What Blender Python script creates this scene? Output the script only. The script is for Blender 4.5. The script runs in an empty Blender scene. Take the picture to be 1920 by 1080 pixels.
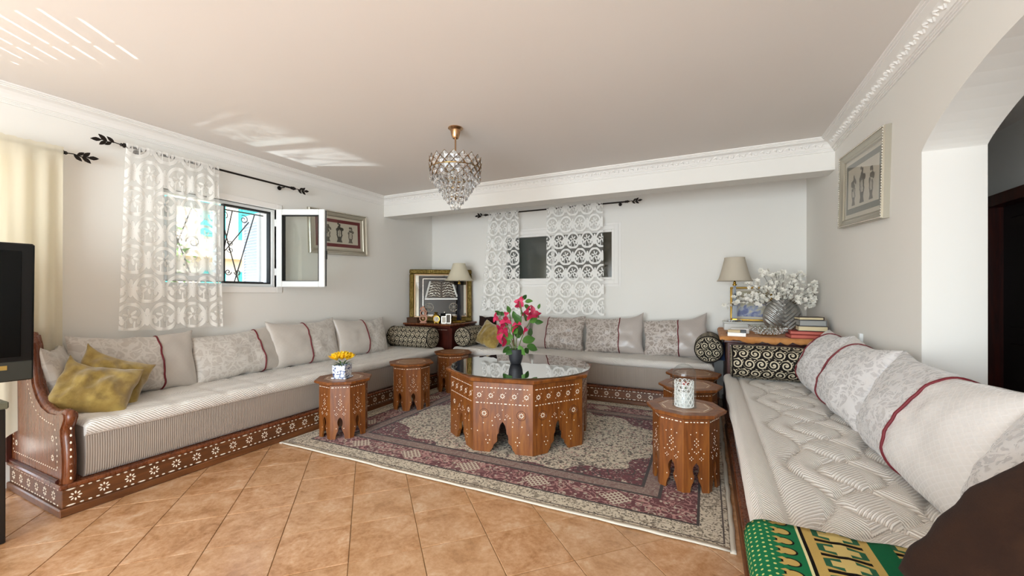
import bpy, bmesh, math, random
from math import sin, cos, pi, radians, sqrt
from mathutils import Vector, Matrix

scene = bpy.context.scene
COL = scene.collection

# ------------------------------------------------------------------ camera, world, lights, exposure
cam_data = bpy.data.cameras.new('camera')
cam_data.sensor_width = 36.0
cam_data.lens = 762.0 / 1920.0 * 36.0
cam_data.shift_y = 10.0 / 1920.0
cam_data.clip_start = 0.03
cam = bpy.data.objects.new('camera', cam_data)
COL.objects.link(cam)
cam.location = (0, 0, 1.25)
cam.rotation_euler = (pi / 2, 0, radians(25.6))
scene.camera = cam

world = bpy.data.worlds.new('daylight_sky')
scene.world = world
world.use_nodes = True
_wn = world.node_tree.nodes
_sky = _wn.new('ShaderNodeTexSky')
_sky.sky_type = 'NISHITA'
_sky.sun_disc = False
_sky.sun_elevation = radians(58)
_sky.sun_rotation = radians(100)
_wn['Background'].inputs['Strength'].default_value = 0.35
world.node_tree.links.new(_sky.outputs[0], _wn['Background'].inputs['Color'])

def add_light(name, kind, loc, rot, energy, color, sx=1, sy=1, **kw):
    d = bpy.data.lights.new(name, kind)
    d.energy = energy
    d.color = color
    if kind == 'AREA':
        d.shape = 'RECTANGLE'; d.size = sx; d.size_y = sy
    for k, v in kw.items(): setattr(d, k, v)
    o = bpy.data.objects.new(name, d)
    COL.objects.link(o)
    o.location = loc; o.rotation_euler = rot
    return o

# sun over the garden beyond the left wall (it never shines straight into the room)
add_light('sun', 'SUN', (0, 0, 9), (0, radians(34), radians(8)), 6.0, (1.0, 0.95, 0.86), angle=radians(0.6))
# area lamp added behind the viewer to fill the room, at an unseen rear opening
add_light('rear_fill_lamp', 'AREA', (-1.1, -3.12, 1.15), (radians(90), 0, 0), 190, (0.80, 0.91, 1.0), 3.6, 2.1)
# daylight behind the cream curtain of the terrace door in the left wall
add_light('terrace_door_daylight', 'AREA', (-4.42, -0.2, 1.1), (0, radians(-90), 0), 24, (1.0, 0.96, 0.88), 2.0, 2.0)
# spot lamp added outside in place of reflected sun, aimed through the window at the ceiling
add_light('reflected_sun_spot', 'SPOT', (-5.62, 1.85, 0.0), (0, 0, 0), 170, (0.84, 0.96, 1.0), spot_size=radians(46), spot_blend=0.25, shadow_soft_size=0.06)
bpy.data.objects['reflected_sun_spot'].rotation_euler = (Vector((-4.05, 2.50, 1.72)) - Vector((-5.62, 1.85, 0.0))).to_track_quat('-Z', 'Y').to_euler()

# second added spot, standing in for reflected sun through the slits of the terrace shutter
add_light('shutter_slit_spot', 'SPOT', (-6.2, -0.45, 0.0), (0, 0, 0), 700, (1.0, 0.97, 0.9), spot_size=radians(8.5), spot_blend=0.1, shadow_soft_size=0.004)
bpy.data.objects['shutter_slit_spot'].rotation_euler = (Vector((-3.2, 0.84, 2.57)) - Vector((-6.2, -0.45, 0.0))).to_track_quat('-Z', 'Y').to_euler()
scene.cycles.max_bounces = 10
scene.cycles.adaptive_threshold = 0.03

vs = scene.view_settings
vs.view_transform = 'Standard'
vs.look = 'None'
vs.exposure = 0.75
vs.gamma = 1.0
vs.use_curve_mapping = False

# ------------------------------------------------------------------ mesh helpers
class MB:
    """collects vertices and faces (with uv and smooth flags) for ONE mesh"""
    def __init__(s):
        s.v = []; s.f = []; s.uv = None
    def add(s, vs_, fs, M=None):
        o = len(s.v)
        s.v += [tuple(M @ Vector(p)) for p in vs_] if M is not None else [tuple(p) for p in vs_]
        s.f += [tuple(i + o for i in f) for f in fs]
        return s
    def box(s, x0, x1, y0, y1, z0, z1, M=None):
        return s.add([(x0,y0,z0),(x1,y0,z0),(x1,y1,z0),(x0,y1,z0),(x0,y0,z1),(x1,y0,z1),(x1,y1,z1),(x0,y1,z1)],
              [(0,3,2,1),(4,5,6,7),(0,1,5,4),(1,2,6,5),(2,3,7,6),(3,0,4,7)], M)
    def bbox(s, x0, x1, y0, y1, z0, z1, b=0.005, M=None):
        """box with chamfered edges"""
        X = (x0, x1); Y = (y0, y1); Z = (z0, z1); vs_ = []; idx = {}
        for i in (0,1):
            for j in (0,1):
                for k in (0,1):
                    sx = b if i == 0 else -b; sy = b if j == 0 else -b; sz = b if k == 0 else -b
                    idx[i,j,k,0] = len(vs_); vs_.append((X[i], Y[j]+sy, Z[k]+sz))
                    idx[i,j,k,1] = len(vs_); vs_.append((X[i]+sx, Y[j], Z[k]+sz))
                    idx[i,j,k,2] = len(vs_); vs_.append((X[i]+sx, Y[j]+sy, Z[k]))
        F = []
        def q(a, b_, c, d): F.append((a, b_, c, d))
        for i in (0,1):
            a = [idx[i,0,0,0], idx[i,1,0,0], idx[i,1,1,0], idx[i,0,1,0]]; F.append(tuple(a if i else a[::-1]))
            a = [idx[0,i,0,1], idx[1,i,0,1], idx[1,i,1,1], idx[0,i,1,1]]; F.append(tuple(a[::-1] if i else a))
            a = [idx[0,0,i,2], idx[1,0,i,2], idx[1,1,i,2], idx[0,1,i,2]]; F.append(tuple(a if i else a[::-1]))
        for i in (0,1):
            for j in (0,1):
                q(idx[i,j,0,0], idx[i,j,0,1], idx[i,j,1,1], idx[i,j,1,0])
                q(idx[i,0,j,0], idx[i,0,j,2], idx[i,1,j,2], idx[i,1,j,0])
                q(idx[0,i,j,1], idx[0,i,j,2], idx[1,i,j,2], idx[1,i,j,1])
                for k in (0,1): F.append((idx[i,j,k,0], idx[i,j,k,1], idx[i,j,k,2]))
        return s.add(vs_, F, M)
    def prism(s, pts, z0, z1, M=None):
        """polygon pts (x, y) extruded from z0 to z1"""
        n = len(pts)
        vs_ = [(p[0], p[1], z0) for p in pts] + [(p[0], p[1], z1) for p in pts]
        fs = [tuple(range(n))[::-1], tuple(range(n, 2*n))] + [(i, (i+1) % n, n+(i+1) % n, n+i) for i in range(n)]
        return s.add(vs_, fs, M)
    def lathe(s, prof, n=24, M=None, closed=False, a0=0.0):
        """profile (r, z) spun round z"""
        vs_ = []; fs = []; m = len(prof)
        for i in range(n):
            a = a0 + 2*pi*i/n
            vs_ += [(r*cos(a), r*sin(a), z) for r, z in prof]
        for i in range(n):
            j = (i+1) % n
            for k in range(m-1): fs.append((i*m+k, j*m+k, j*m+k+1, i*m+k+1))
            if closed: fs.append((i*m+m-1, j*m+m-1, j*m, i*m))
        if not closed:
            if prof[0][0] > 1e-6: fs.append(tuple(i*m for i in range(n))[::-1])
            if prof[-1][0] > 1e-6: fs.append(tuple(i*m+m-1 for i in range(n)))
        return s.add(vs_, fs, M)
    def tube(s, pts, r, n=8, closed=False, M=None, caps=True):
        P = [Vector(p) for p in pts]; N = len(P); vs_ = []; fs = []
        rr = r if isinstance(r, (list, tuple)) else [r]*N
        up = None
        for i in range(N):
            t = (P[(i+1) % N] - P[i-1]) if closed else (P[min(i+1, N-1)] - P[max(i-1, 0)])
            if t.length < 1e-9: t = Vector((0,0,1))
            t.normalize()
            if up is None:
                up = Vector((0,0,1)) if abs(t.z) < 0.9 else Vector((1,0,0))
            a = up - t*up.dot(t)
            if a.length < 1e-6: a = t.orthogonal()
            a.normalize(); up = a; b = t.cross(a)
            for k in range(n):
                w = 2*pi*k/n
                vs_.append(P[i] + (a*cos(w) + b*sin(w))*rr[i])
        for i in range(N if closed else N-1):
            j = (i+1) % N
            for k in range(n):
                l = (k+1) % n
                fs.append((i*n+k, i*n+l, j*n+l, j*n+k))
        if not closed and caps:
            fs.append(tuple(range(n))[::-1]); fs.append(tuple((N-1)*n+k for k in range(n)))
        return s.add(vs_, fs, M)
    def ball(s, c, rx, ry=None, rz=None, nu=10, nv=6, M=None):
        ry = ry or rx; rz = rz or rx
        vs_ = [(c[0], c[1], c[2]-rz)]; fs = []
        for j in range(1, nv):
            p = -pi/2 + pi*j/nv
            for i in range(nu):
                a = 2*pi*i/nu
                vs_.append((c[0]+rx*cos(p)*cos(a), c[1]+ry*cos(p)*sin(a), c[2]+rz*sin(p)))
        vs_.append((c[0], c[1], c[2]+rz)); e = len(vs_)-1
        for i in range(nu):
            k = (i+1) % nu
            fs.append((0, 1+k, 1+i))
            for j in range(nv-2): fs.append((1+j*nu+i, 1+j*nu+k, 1+(j+1)*nu+k, 1+(j+1)*nu+i))
            fs.append((1+(nv-2)*nu+i, 1+(nv-2)*nu+k, e))
        return s.add(vs_, fs, M)
    def grid(s, fn, nu, nv, M=None, wrap=False):
        """fn(u, v) in 0..1 -> point; uv stored as given by the caller later"""
        vs_ = []; fs = []; W = nu if wrap else nu+1
        for j in range(nv+1):
            for i in range(W): vs_.append(fn(i/nu, j/nv))
        for j in range(nv):
            for i in range(nu):
                k = (i+1) % W if wrap else i+1
                fs.append((j*W+i, j*W+k, (j+1)*W+k, (j+1)*W+i))
        return s.add(vs_, fs, M)
    def data(s, name, smooth=None, uvs=None, fix=True):
        me = bpy.data.meshes.new(name)
        me.from_pydata(s.v, [], s.f)
        if fix:
            bm = bmesh.new(); bm.from_mesh(me)
            bmesh.ops.recalc_face_normals(bm, faces=bm.faces)
            bm.to_mesh(me); bm.free()
        if uvs is not None:
            L = me.uv_layers.new(name='UVMap')
            for l in me.loops: L.data[l.index].uv = uvs[l.vertex_index]
        if smooth is not None:
            me.polygons.foreach_set('use_smooth', [True]*len(me.polygons))
            if smooth < 179:
                me.set_sharp_from_angle(angle=radians(smooth))
        me.update()
        return me
    def obj(s, name, mat, parent=None, smooth=None, uvs=None, fix=True):
        return new_obj(name, s.data(name, smooth, uvs, fix), mat, parent)

def new_obj(name, me, mat=None, parent=None, M=None):
    if mat is not None and not me.materials: me.materials.append(mat)
    o = bpy.data.objects.new(name, me)
    COL.objects.link(o)
    if parent is not None: o.parent = parent
    if M is not None: o.matrix_local = M
    return o

def empty(name, loc=(0,0,0), rz=0.0):
    o = bpy.data.objects.new(name, None)
    COL.objects.link(o); o.location = loc; o.rotation_euler = (0, 0, rz)
    o.empty_display_size = 0.05
    return o

def tag(o, label, cat, group=None):
    o['label'] = label; o['category'] = cat
    if group: o['group'] = group
    return o

def struct(o, label=None):
    o['kind'] = 'structure'
    if label: o['label'] = label
    return o

def stuff(o):
    o['kind'] = 'stuff'; return o

def copy_tree(o, parent=None):
    c = o.copy(); COL.objects.link(c); c.parent = parent
    for ch in list(o.children): copy_tree(ch, c)
    return c

T = Matrix.Translation
def RX(a): return Matrix.Rotation(a, 4, 'X')
def RY(a): return Matrix.Rotation(a, 4, 'Y')
def RZ(a): return Matrix.Rotation(a, 4, 'Z')

_rnd = random.Random(7)
def vnoise(x, y, z=0.0, _c={}):
    """cheap smooth value noise for shaping soft things"""
    def h(i, j, k):
        n = (i*374761393 + j*668265263 + k*2147483647 + 12345) & 0xffffffff
        n = ((n ^ (n >> 13))*1274126177) & 0xffffffff
        return ((n ^ (n >> 16)) & 0xffff)/65535.0*2-1
    i, j, k = math.floor(x), math.floor(y), math.floor(z)
    fx, fy, fz = x-i, y-j, z-k
    fx = fx*fx*(3-2*fx); fy = fy*fy*(3-2*fy); fz = fz*fz*(3-2*fz)
    r = 0
    for a in (0,1):
        for b in (0,1):
            for c in (0,1):
                r += h(i+a, j+b, k+c)*(fx if a else 1-fx)*(fy if b else 1-fy)*(fz if c else 1-fz)
    return r

# ------------------------------------------------------------------ node-material helpers
def lin(h):
    """'#rrggbb' -> linear rgba"""
    h = h.lstrip('#')
    c = [int(h[i:i+2], 16)/255 for i in (0, 2, 4)]
    return tuple(x/12.92 if x <= 0.04045 else ((x+0.055)/1.055)**2.4 for x in c) + (1.0,)

class S:
    """a float socket with arithmetic"""
    def __init__(s, m, sock): s.m = m; s.k = sock
    def _b(s, op, o, rev=False):
        return s.m.math(op, o, s) if rev else s.m.math(op, s, o)
    def __add__(s, o): return s._b('ADD', o)
    __radd__ = __add__
    def __mul__(s, o): return s._b('MULTIPLY', o)
    __rmul__ = __mul__
    def __sub__(s, o): return s._b('SUBTRACT', o)
    def __rsub__(s, o): return s._b('SUBTRACT', o, True)
    def __truediv__(s, o): return s._b('DIVIDE', o)
    def __rtruediv__(s, o): return s._b('DIVIDE', o, True)
    def __neg__(s): return s.m.math('MULTIPLY', s, -1.0)
    def __pow__(s, o): return s._b('POWER', o)

class Mat:
    def __init__(s, name, color=None, rough=0.6, metal=0.0, spec=0.5, **kw):
        s.mat = bpy.data.materials.new(name)
        s.mat.use_nodes = True
        s.nt = s.mat.node_tree
        s.bsdf = s.nt.nodes['Principled BSDF']
        s.out = s.nt.nodes['Material Output']
        if color is not None: s.set('Base Color', lin(color) if isinstance(color, str) else color)
        s.set('Roughness', rough); s.set('Metallic', metal); s.set('Specular IOR Level', spec)
        for k, v in kw.items(): s.set(k.replace('_', ' ').title() if k != 'IOR' else k, v)
    def set(s, name, v):
        inp = s.bsdf.inputs[name]
        if isinstance(v, S): s.nt.links.new(v.k, inp)
        elif hasattr(v, 'is_linked') or hasattr(v, 'links'): s.nt.links.new(v, inp)
        else: inp.default_value = v
        return s
    def node(s, t, **props):
        n = s.nt.nodes.new(t)
        for k, v in props.items(): setattr(n, k, v)
        return n
    def plug(s, inp, v):
        if isinstance(v, S): s.nt.links.new(v.k, inp)
        elif isinstance(v, bpy.types.NodeSocket): s.nt.links.new(v, inp)
        else: inp.default_value = v
    def math(s, op, a, b=None, c=None):
        n = s.node('ShaderNodeMath', operation=op)
        s.plug(n.inputs[0], a)
        if b is not None: s.plug(n.inputs[1], b)
        if c is not None: s.plug(n.inputs[2], c)
        return S(s, n.outputs[0])
    def sin(s, a): return s.math('SINE', a)
    def cos(s, a): return s.math('COSINE', a)
    def abs(s, a): return s.math('ABSOLUTE', a)
    def floor(s, a): return s.math('FLOOR', a)
    def fract(s, a): return s.math('FRACT', a)
    def min(s, a, b): return s.math('MINIMUM', a, b)
    def max(s, a, b): return s.math('MAXIMUM', a, b)
    def sqrt(s, a): return s.math('SQRT', a)
    def atan2(s, a, b): return s.math('ARCTAN2', a, b)
    def gt(s, a, b): return s.math('GREATER_THAN', a, b)
    def lt(s, a, b): return s.math('LESS_THAN', a, b)
    def smooth(s, e0, e1, x):
        n = s.node('ShaderNodeMapRange', interpolation_type='SMOOTHSTEP')
        s.plug(n.inputs[0], x); s.plug(n.inputs[1], e0); s.plug(n.inputs[2], e1)
        n.inputs[3].default_value = 0.0; n.inputs[4].default_value = 1.0
        return S(s, n.outputs[0])
    def coords(s, kind='Object'):
        n = s.node('ShaderNodeTexCoord')
        sx = s.node('ShaderNodeSeparateXYZ')
        s.nt.links.new(n.outputs[kind], sx.inputs[0])
        return [S(s, sx.outputs[i]) for i in range(3)]
    def vec(s, x, y, z=0.0):
        n = s.node('ShaderNodeCombineXYZ')
        for i, v in enumerate((x, y, z)): s.plug(n.inputs[i], v)
        return n.outputs[0]
    def texco(s, kind='Object'): return s.node('ShaderNodeTexCoord').outputs[kind]
    def noise(s, v, scale=5.0, detail=2.0, rough=0.5, dist=0.0):
        n = s.node('ShaderNodeTexNoise')
        s.plug(n.inputs['Vector'], v); n.inputs['Scale'].default_value = scale
        n.inputs['Detail'].default_value = detail; n.inputs['Roughness'].default_value = rough
        n.inputs['Distortion'].default_value = dist
        return S(s, n.outputs[0])
    def voro(s, v, scale=5.0, feature='F1', rand=1.0, out=0):
        n = s.node('ShaderNodeTexVoronoi', feature=feature)
        s.plug(n.inputs['Vector'], v); n.inputs['Scale'].default_value = scale
        n.inputs['Randomness'].default_value = rand
        return S(s, n.outputs[out])
    def mix(s, f, a, b):
        n = s.node('ShaderNodeMix', data_type='RGBA')
        s.plug(n.inputs[0], f)
        for i, v in ((6, a), (7, b)):
            s.plug(n.inputs[i], lin(v) if isinstance(v, str) else v)
        return n.outputs[2]
    def ramp(s, f, stops, interp='LINEAR'):
        n = s.node('ShaderNodeValToRGB')
        cr = n.color_ramp; cr.interpolation = interp
        while len(cr.elements) < len(stops): cr.elements.new(0.5)
        for e, (p, c) in zip(cr.elements, stops):
            e.position = p; e.color = lin(c) if isinstance(c, str) else c
        s.plug(n.inputs[0], f)
        return n.outputs[0]
    def bump(s, h, strength=0.3, dist=0.01):
        n = s.node('ShaderNodeBump')
        n.inputs['Strength'].default_value = strength; n.inputs['Distance'].default_value = dist
        s.plug(n.inputs['Height'], h)
        s.nt.links.new(n.outputs[0], s.bsdf.inputs['Normal'])
        return s
    def polar(s, x, y):
        return s.sqrt(x*x + y*y), s.atan2(y, x)

# ------------------------------------------------------------------ materials
def m_plaster(name, a, b):
    m = Mat(name, rough=0.9, spec=0.2)
    n = m.noise(m.texco(), 1.3, 1.0)
    m.set('Base Color', m.mix(n, a, b))
    return m.mat
PLASTER = m_plaster('white_plaster', '#eae6de', '#efece6')
PLASTER_CEIL = m_plaster('ceiling_plaster', '#eae3dc', '#ede7e1')
CORNICE = m_plaster('cornice_plaster', '#f0ece6', '#f3f0eb')
PLASTER_EXT = m_plaster('outdoor_render', '#e4d9c6', '#efe7da')

def m_tile():
    m = Mat('beige_ceramic_tile', rough=0.28, spec=0.5)
    x, y, z = m.coords('Object')
    oi = m.node('ShaderNodeObjectInfo')
    r = S(m, oi.outputs['Random'])
    v = m.vec(x + r*40.0, y + r*17.0, r*9.0)
    n1 = m.noise(v, 7.0, 5.0, 0.62, 0.6)
    n2 = m.noise(v, 42.0, 4.0, 0.7)
    c = m.ramp(n1*0.65 + n2*0.35, [(0.30, '#93643f'), (0.44, '#b8875c'), (0.56, '#cda078'), (0.72, '#e0c1a2')])
    c = m.mix(r*0.25, c, '#c29c72')
    m.set('Base Color', c)
    m.set('Roughness', 0.12 + n2*0.20)
    return m.mat
TILE = m_tile()
GROUT = Mat('tan_grout', '#9a7a55', 0.9).mat

def m_wood(name, dark, mid, light, scale=1.0, rough=0.35, axis='z'):
    m = Mat(name, rough=rough, spec=0.5)
    x, y, z = m.coords('Object')
    st = {'z': m.vec(x*9.0, y*9.0, z*1.0), 'x': m.vec(x*1.0, y*9.0, z*9.0), 'y': m.vec(x*9.0, y*1.0, z*9.0)}[axis]
    n = m.noise(st, 2.2*scale, 4.0, 0.6, 0.8)
    n2 = m.noise(st, 9.0*scale, 3.0, 0.6)
    m.set('Base Color', m.ramp(n*0.75 + n2*0.25, [(0.32, dark), (0.5, mid), (0.68, light)]))
    m.set('Roughness', rough + n2*0.12)
    return m.mat
WOOD = m_wood('honey_walnut', '#552a0e', '#7a4318', '#945a22', 1.0, 0.33)
WOOD_X = m_wood('honey_walnut_lengthways', '#4c2b16', '#653b1d', '#784825', 1.0, 0.34, 'x')
WOOD_TOP = m_wood('stool_top_wood', '#85583a', '#9c6d47', '#b08058', 1.0, 0.25, 'x')
WOOD_DARK = m_wood('dark_mahogany', '#2e0f0a', '#43180f', '#561f13', 1.0, 0.3)
WOOD_RED = m_wood('reddish_lacquered_wood', '#512814', '#6b381d', '#804826', 1.0, 0.22)
INLAY = Mat('bone_inlay', '#f6ead6', 0.35).mat

# ------------------------------------------------------------------ room shell
XL, XR, YW, YR, ZC = -4.05, 0.99, 5.43, -3.0, 2.57     # left, right, back, rear wall faces, ceiling
YB, ZB = 4.33, 2.31                                     # face and underside of the beam
SEAT = 0.515

fl = struct(MB().box(-4.35, 2.6, -3.3, 5.75, -0.16, -0.004).obj('floor', GROUT), 'beige ceramic tiles laid diagonally with thin tan grout')
# diagonal tiles, each a piece of its own
TS = 0.333; ax, ay = -2.205, 1.136
tile_me = MB().bbox(-TS/2+0.002, TS/2-0.002, -TS/2+0.002, TS/2-0.002, -0.012, 0.0, 0.0015).data('tile')
tile_me.materials.append(TILE)
rest = MB()
for i in range(-30, 30):
    for j in range(-30, 30):
        s_, t_ = (i+0.5)*TS, (j+0.5)*TS
        x = ax + (s_ + t_)/sqrt(2); y = ay + (s_ - t_)/sqrt(2)
        if not (XL-0.2 < x < 2.3 and YR < y < YW): continue
        near = (-3.55 < x < 0.35 and 0.15 < y < 2.62)
        M = T((x, y, 0.0005*_rnd.uniform(-1, 1))) @ RZ(pi/4 + (pi/2)*_rnd.randint(0, 3))
        if near: new_obj('tile', tile_me, None, fl, M)
        elif not (-3.1 < x < 0 and 2.7 < y < 4.5):
            rest.bbox(-TS/2+0.002, TS/2-0.002, -TS/2+0.002, TS/2-0.002, -0.012, 0.0, 0.0025, M)
stuff(rest.obj('tile_field', TILE, fl))

struct(MB().box(-4.35, 2.6, -3.3, 5.75, ZC, ZC+0.3).obj('ceiling', PLASTER_CEIL), 'smooth off-white plaster ceiling')

wl = MB()
def wall_holes(mb, a0, a1, z0, z1, holes, put):
    """rectangular wall a0..a1 x z0..z1 with rectangular holes (a, b, c, d), cut in columns"""
    xs = sorted({a0, a1} | {h[0] for h in holes} | {h[1] for h in holes})
    for a, b in zip(xs, xs[1:]):
        hs = sorted([h for h in holes if h[0] <= a and h[1] >= b], key=lambda h: h[2])
        z = z0
        for h in hs:
            if h[2] > z: put(mb, a, b, z, h[2])
            z = h[3]
        if z < z1: put(mb, a, b, z, z1)
WY0, WY1, WZ0, WZ1 = 1.78, 2.76, 1.315, 2.12
wall_holes(wl, YR-0.25, YW+0.25, 0, ZC, [(-1.2, 0.88, 0.0, 2.12), (WY0, WY1, WZ0, WZ1)],
           lambda m, a, b, c, d: m.box(XL-0.25, XL, a, b, c, d))
struct(wl.obj('wall_left', PLASTER), 'white plaster wall with the open garden window')
BX0, BX1, BZ0, BZ1 = -2.72, -1.10, 1.43, 2.10
wb = MB()
wall_holes(wb, XL, 2.15, 0, ZC, [(BX0, BX1, BZ0, BZ1)], lambda m, a, b, c, d: m.box(a, b, YW, YW+0.25, c, d))
struct(wb.obj('wall_back', PLASTER), 'white plaster wall behind the middle sofa')
# right wall with the arched passage
AY0, AY1, AZ = 0.93, 2.776, 1.972
ac, aw = (AY0+AY1)/2, (AY1-AY0)/2
arch = [(ac - aw*cos(pi*k/28), AZ + 0.25*(sin(pi*k/28)**2)**0.85) for k in range(29)]
poly = [(YR-0.25, 0), (AY0, 0)] + arch + [(AY1, 0), (YW+0.25, 0), (YW+0.25, ZC), (YR-0.25, ZC)]
Myz = Matrix(((0, 0, 1, 0), (1, 0, 0, 0), (0, 1, 0, 0), (0, 0, 0, 1)))     # (y, z, x) -> world
wr = MB().prism(poly, XR, XR+0.24, Myz)
struct(wr.obj('wall_right', PLASTER), 'pale wall pierced by a wide shallow arch')
wrr = MB()
wall_holes(wrr, XL-0.25, 2.35, 0, ZC, [(-2.9, 0.7, 0.0, 2.2)], lambda m, a, b, c, d: m.box(a, b, YR-0.25, YR, c, d))
struct(wrr.obj('wall_rear', PLASTER))
wh = MB()
DY0, DY1, DZ = 3.90, 4.87, 2.05
wall_holes(wh, YR-0.25, YW+0.25, 0, ZC, [(DY0, DY1, 0.0, DZ)], lambda m, a, b, c, d: m.box(2.15, 2.35, a, b, c, d))
struct(wh.obj('wall_hall', PLASTER), 'shaded wall of the passage beyond the arch')
struct(MB().box(XL, XR, YB, YB+0.22, ZB, ZC).obj('ceiling_beam', PLASTER), 'deep white dropped beam across the back of the ceiling')

# cornice: profile swept along a wall; (out from wall, down from ceiling)
CPROF = [(0.0, 0.0), (0.118, 0.0), (0.118, 0.010), (0.108, 0.012), (0.108, 0.018), (0.098, 0.020), (0.098, 0.026), (0.086, 0.030),
         (0.070, 0.036), (0.052, 0.052), (0.040, 0.070), (0.034, 0.080), (0.026, 0.080), (0.026, 0.088), (0.018, 0.088), (0.018, 0.096),
         (0.010, 0.096), (0.010, 0.104), (0.0, 0.104)]
def leaf_relief():
    """one curled acanthus leaf, about 9 cm long, lying in x with z outwards"""
    m = MB()
    for sgn, ph in ((1, 0), (-1, 0.045)):
        pts = []
        for k in range(9):
            t = k/8
            a = t*pi*1.4
            pts.append((ph + 0.036*t - 0.004 + 0.006*sin(a), sgn*(0.013*sin(a)), 0.001))
        m.tube(pts, [0.003 + 0.0045*sin(pi*min(1, k/8+0.08)) for k in range(9)], 5)
    return m.data('cornice_leaf', 60)
LEAF_ME = leaf_relief(); LEAF_ME.materials.append(CORNICE)
def cornice(name, p0, p1, nrm, leaves=None, m0=0, m1=0):
    p0, p1, nrm = Vector(p0), Vector(p1), Vector(nrm)
    d = (p1 - p0).normalized(); m = MB(); n = len(CPROF)
    vs_ = []
    for p, mi in ((p0, m0), (p1, m1)):
        for a, b in CPROF: vs_.append(p + nrm*a + Vector((0, 0, -b)) + d*mi*a)
    m.add(vs_, [tuple(range(n)), tuple(range(n, 2*n))[::-1]] + [(i, (i+1) % n, n+(i+1) % n, n+i) for i in range(n)])
    o = struct(m.obj(name, CORNICE), 'white moulded plaster cornice with leaf relief')
    if leaves:
        a, b, st = leaves
        s_ = a
        zax = (nrm*0.6 + Vector((0, 0, -0.8))).normalized()
        yax = zax.cross(d)
        while s_ < b:
            c = p0 + d*s_ + nrm*0.054 + Vector((0, 0, -0.055))
            M = Matrix(((d.x, yax.x, zax.x, c.x), (d.y, yax.y, zax.y, c.y), (d.z, yax.z, zax.z, c.z), (0, 0, 0, 1)))
            new_obj('cornice_leaf', LEAF_ME, None, o, M)
            s_ += st
    return o
cornice('trim_1', (XL, YR, ZC), (XL, YB, ZC), (1, 0, 0), None, 1, -1)
cornice('trim_2', (XL, YB, ZC), (XR, YB, ZC), (0, -1, 0), (0.12, 4.95, 0.095), 1, -1)
cornice('trim_3', (XR, YR, ZC), (XR, YB, ZC), (-1, 0, 0), (3.9, 7.2, 0.095), 1, -1)

# passage door, dark wood, standing shut in its frame
d1 = struct(MB().box(2.10, 2.33, DY0, DY0+0.09, 0, DZ).box(2.10, 2.33, DY1-0.09, DY1, 0, DZ).box(2.10, 2.33, DY0+0.09, DY1-0.09, DZ-0.09, DZ).obj('door_1', WOOD_DARK), 'dark mahogany door frame seen through the arch')
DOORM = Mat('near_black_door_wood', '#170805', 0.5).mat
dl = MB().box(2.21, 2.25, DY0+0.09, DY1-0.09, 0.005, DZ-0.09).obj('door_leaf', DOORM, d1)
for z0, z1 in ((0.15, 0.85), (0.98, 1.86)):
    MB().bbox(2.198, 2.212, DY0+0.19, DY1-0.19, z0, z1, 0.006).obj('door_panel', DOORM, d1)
MB().tube([(2.2, DY0+0.14, 1.02), (2.15, DY0+0.14, 1.02), (2.15, DY0+0.25, 1.02)], 0.009).obj('door_handle', Mat('dull_brass', '#7a5a24', 0.35, 1.0).mat, d1)
# unseen rear opening, added to let the fill light in: white frame posts
rf = MB()
for x in (-2.9, -1.7, -0.5, 0.65): rf.box(x, x+0.05, YR-0.2, YR-0.14, 0, 2.2)
rf.box(-2.9, 0.7, YR-0.2, YR-0.14, 2.14, 2.2)
UPVC = Mat('white_window_plastic', '#eef0ee', 0.35).mat
struct(rf.obj('unseen_rear_opening', UPVC), 'unseen white framed opening behind the viewer, added for the fill light')

def m_glass(name, tint=(1, 1, 1, 1), refl=1.0):
    m = Mat(name)
    nt = m.nt; nt.nodes.remove(m.bsdf)
    tr = m.node('ShaderNodeBsdfTransparent'); tr.inputs[0].default_value = tint
    gl = m.node('ShaderNodeBsdfGlossy'); gl.inputs['Roughness'].default_value = 0.01
    fr = m.node('ShaderNodeFresnel'); fr.inputs[0].default_value = 1.45
    bf = m.node('ShaderNodeNewGeometry')
    k = m.min(S(m, fr.outputs[0])*refl, 1.0)*(1.0 - S(m, bf.outputs['Backfacing']))
    mx = m.node('ShaderNodeMixShader')
    nt.links.new(k.k, mx.inputs[0]); nt.links.new(tr.outputs[0], mx.inputs[1]); nt.links.new(gl.outputs[0], mx.inputs[2])
    nt.links.new(mx.outputs[0], m.out.inputs[0])
    return m.mat
GLASS = m_glass('clear_window_glass', (0.93, 0.96, 0.95, 1), 1.6)
IRON = Mat('black_wrought_iron', '#241d18', 0.45, 0.6).mat
IRON_OUT = Mat('grey_painted_iron', '#5c5a58', 0.5, 0.3).mat
RUBBER = Mat('black_rubber_seal', '#151515', 0.6).mat

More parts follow.
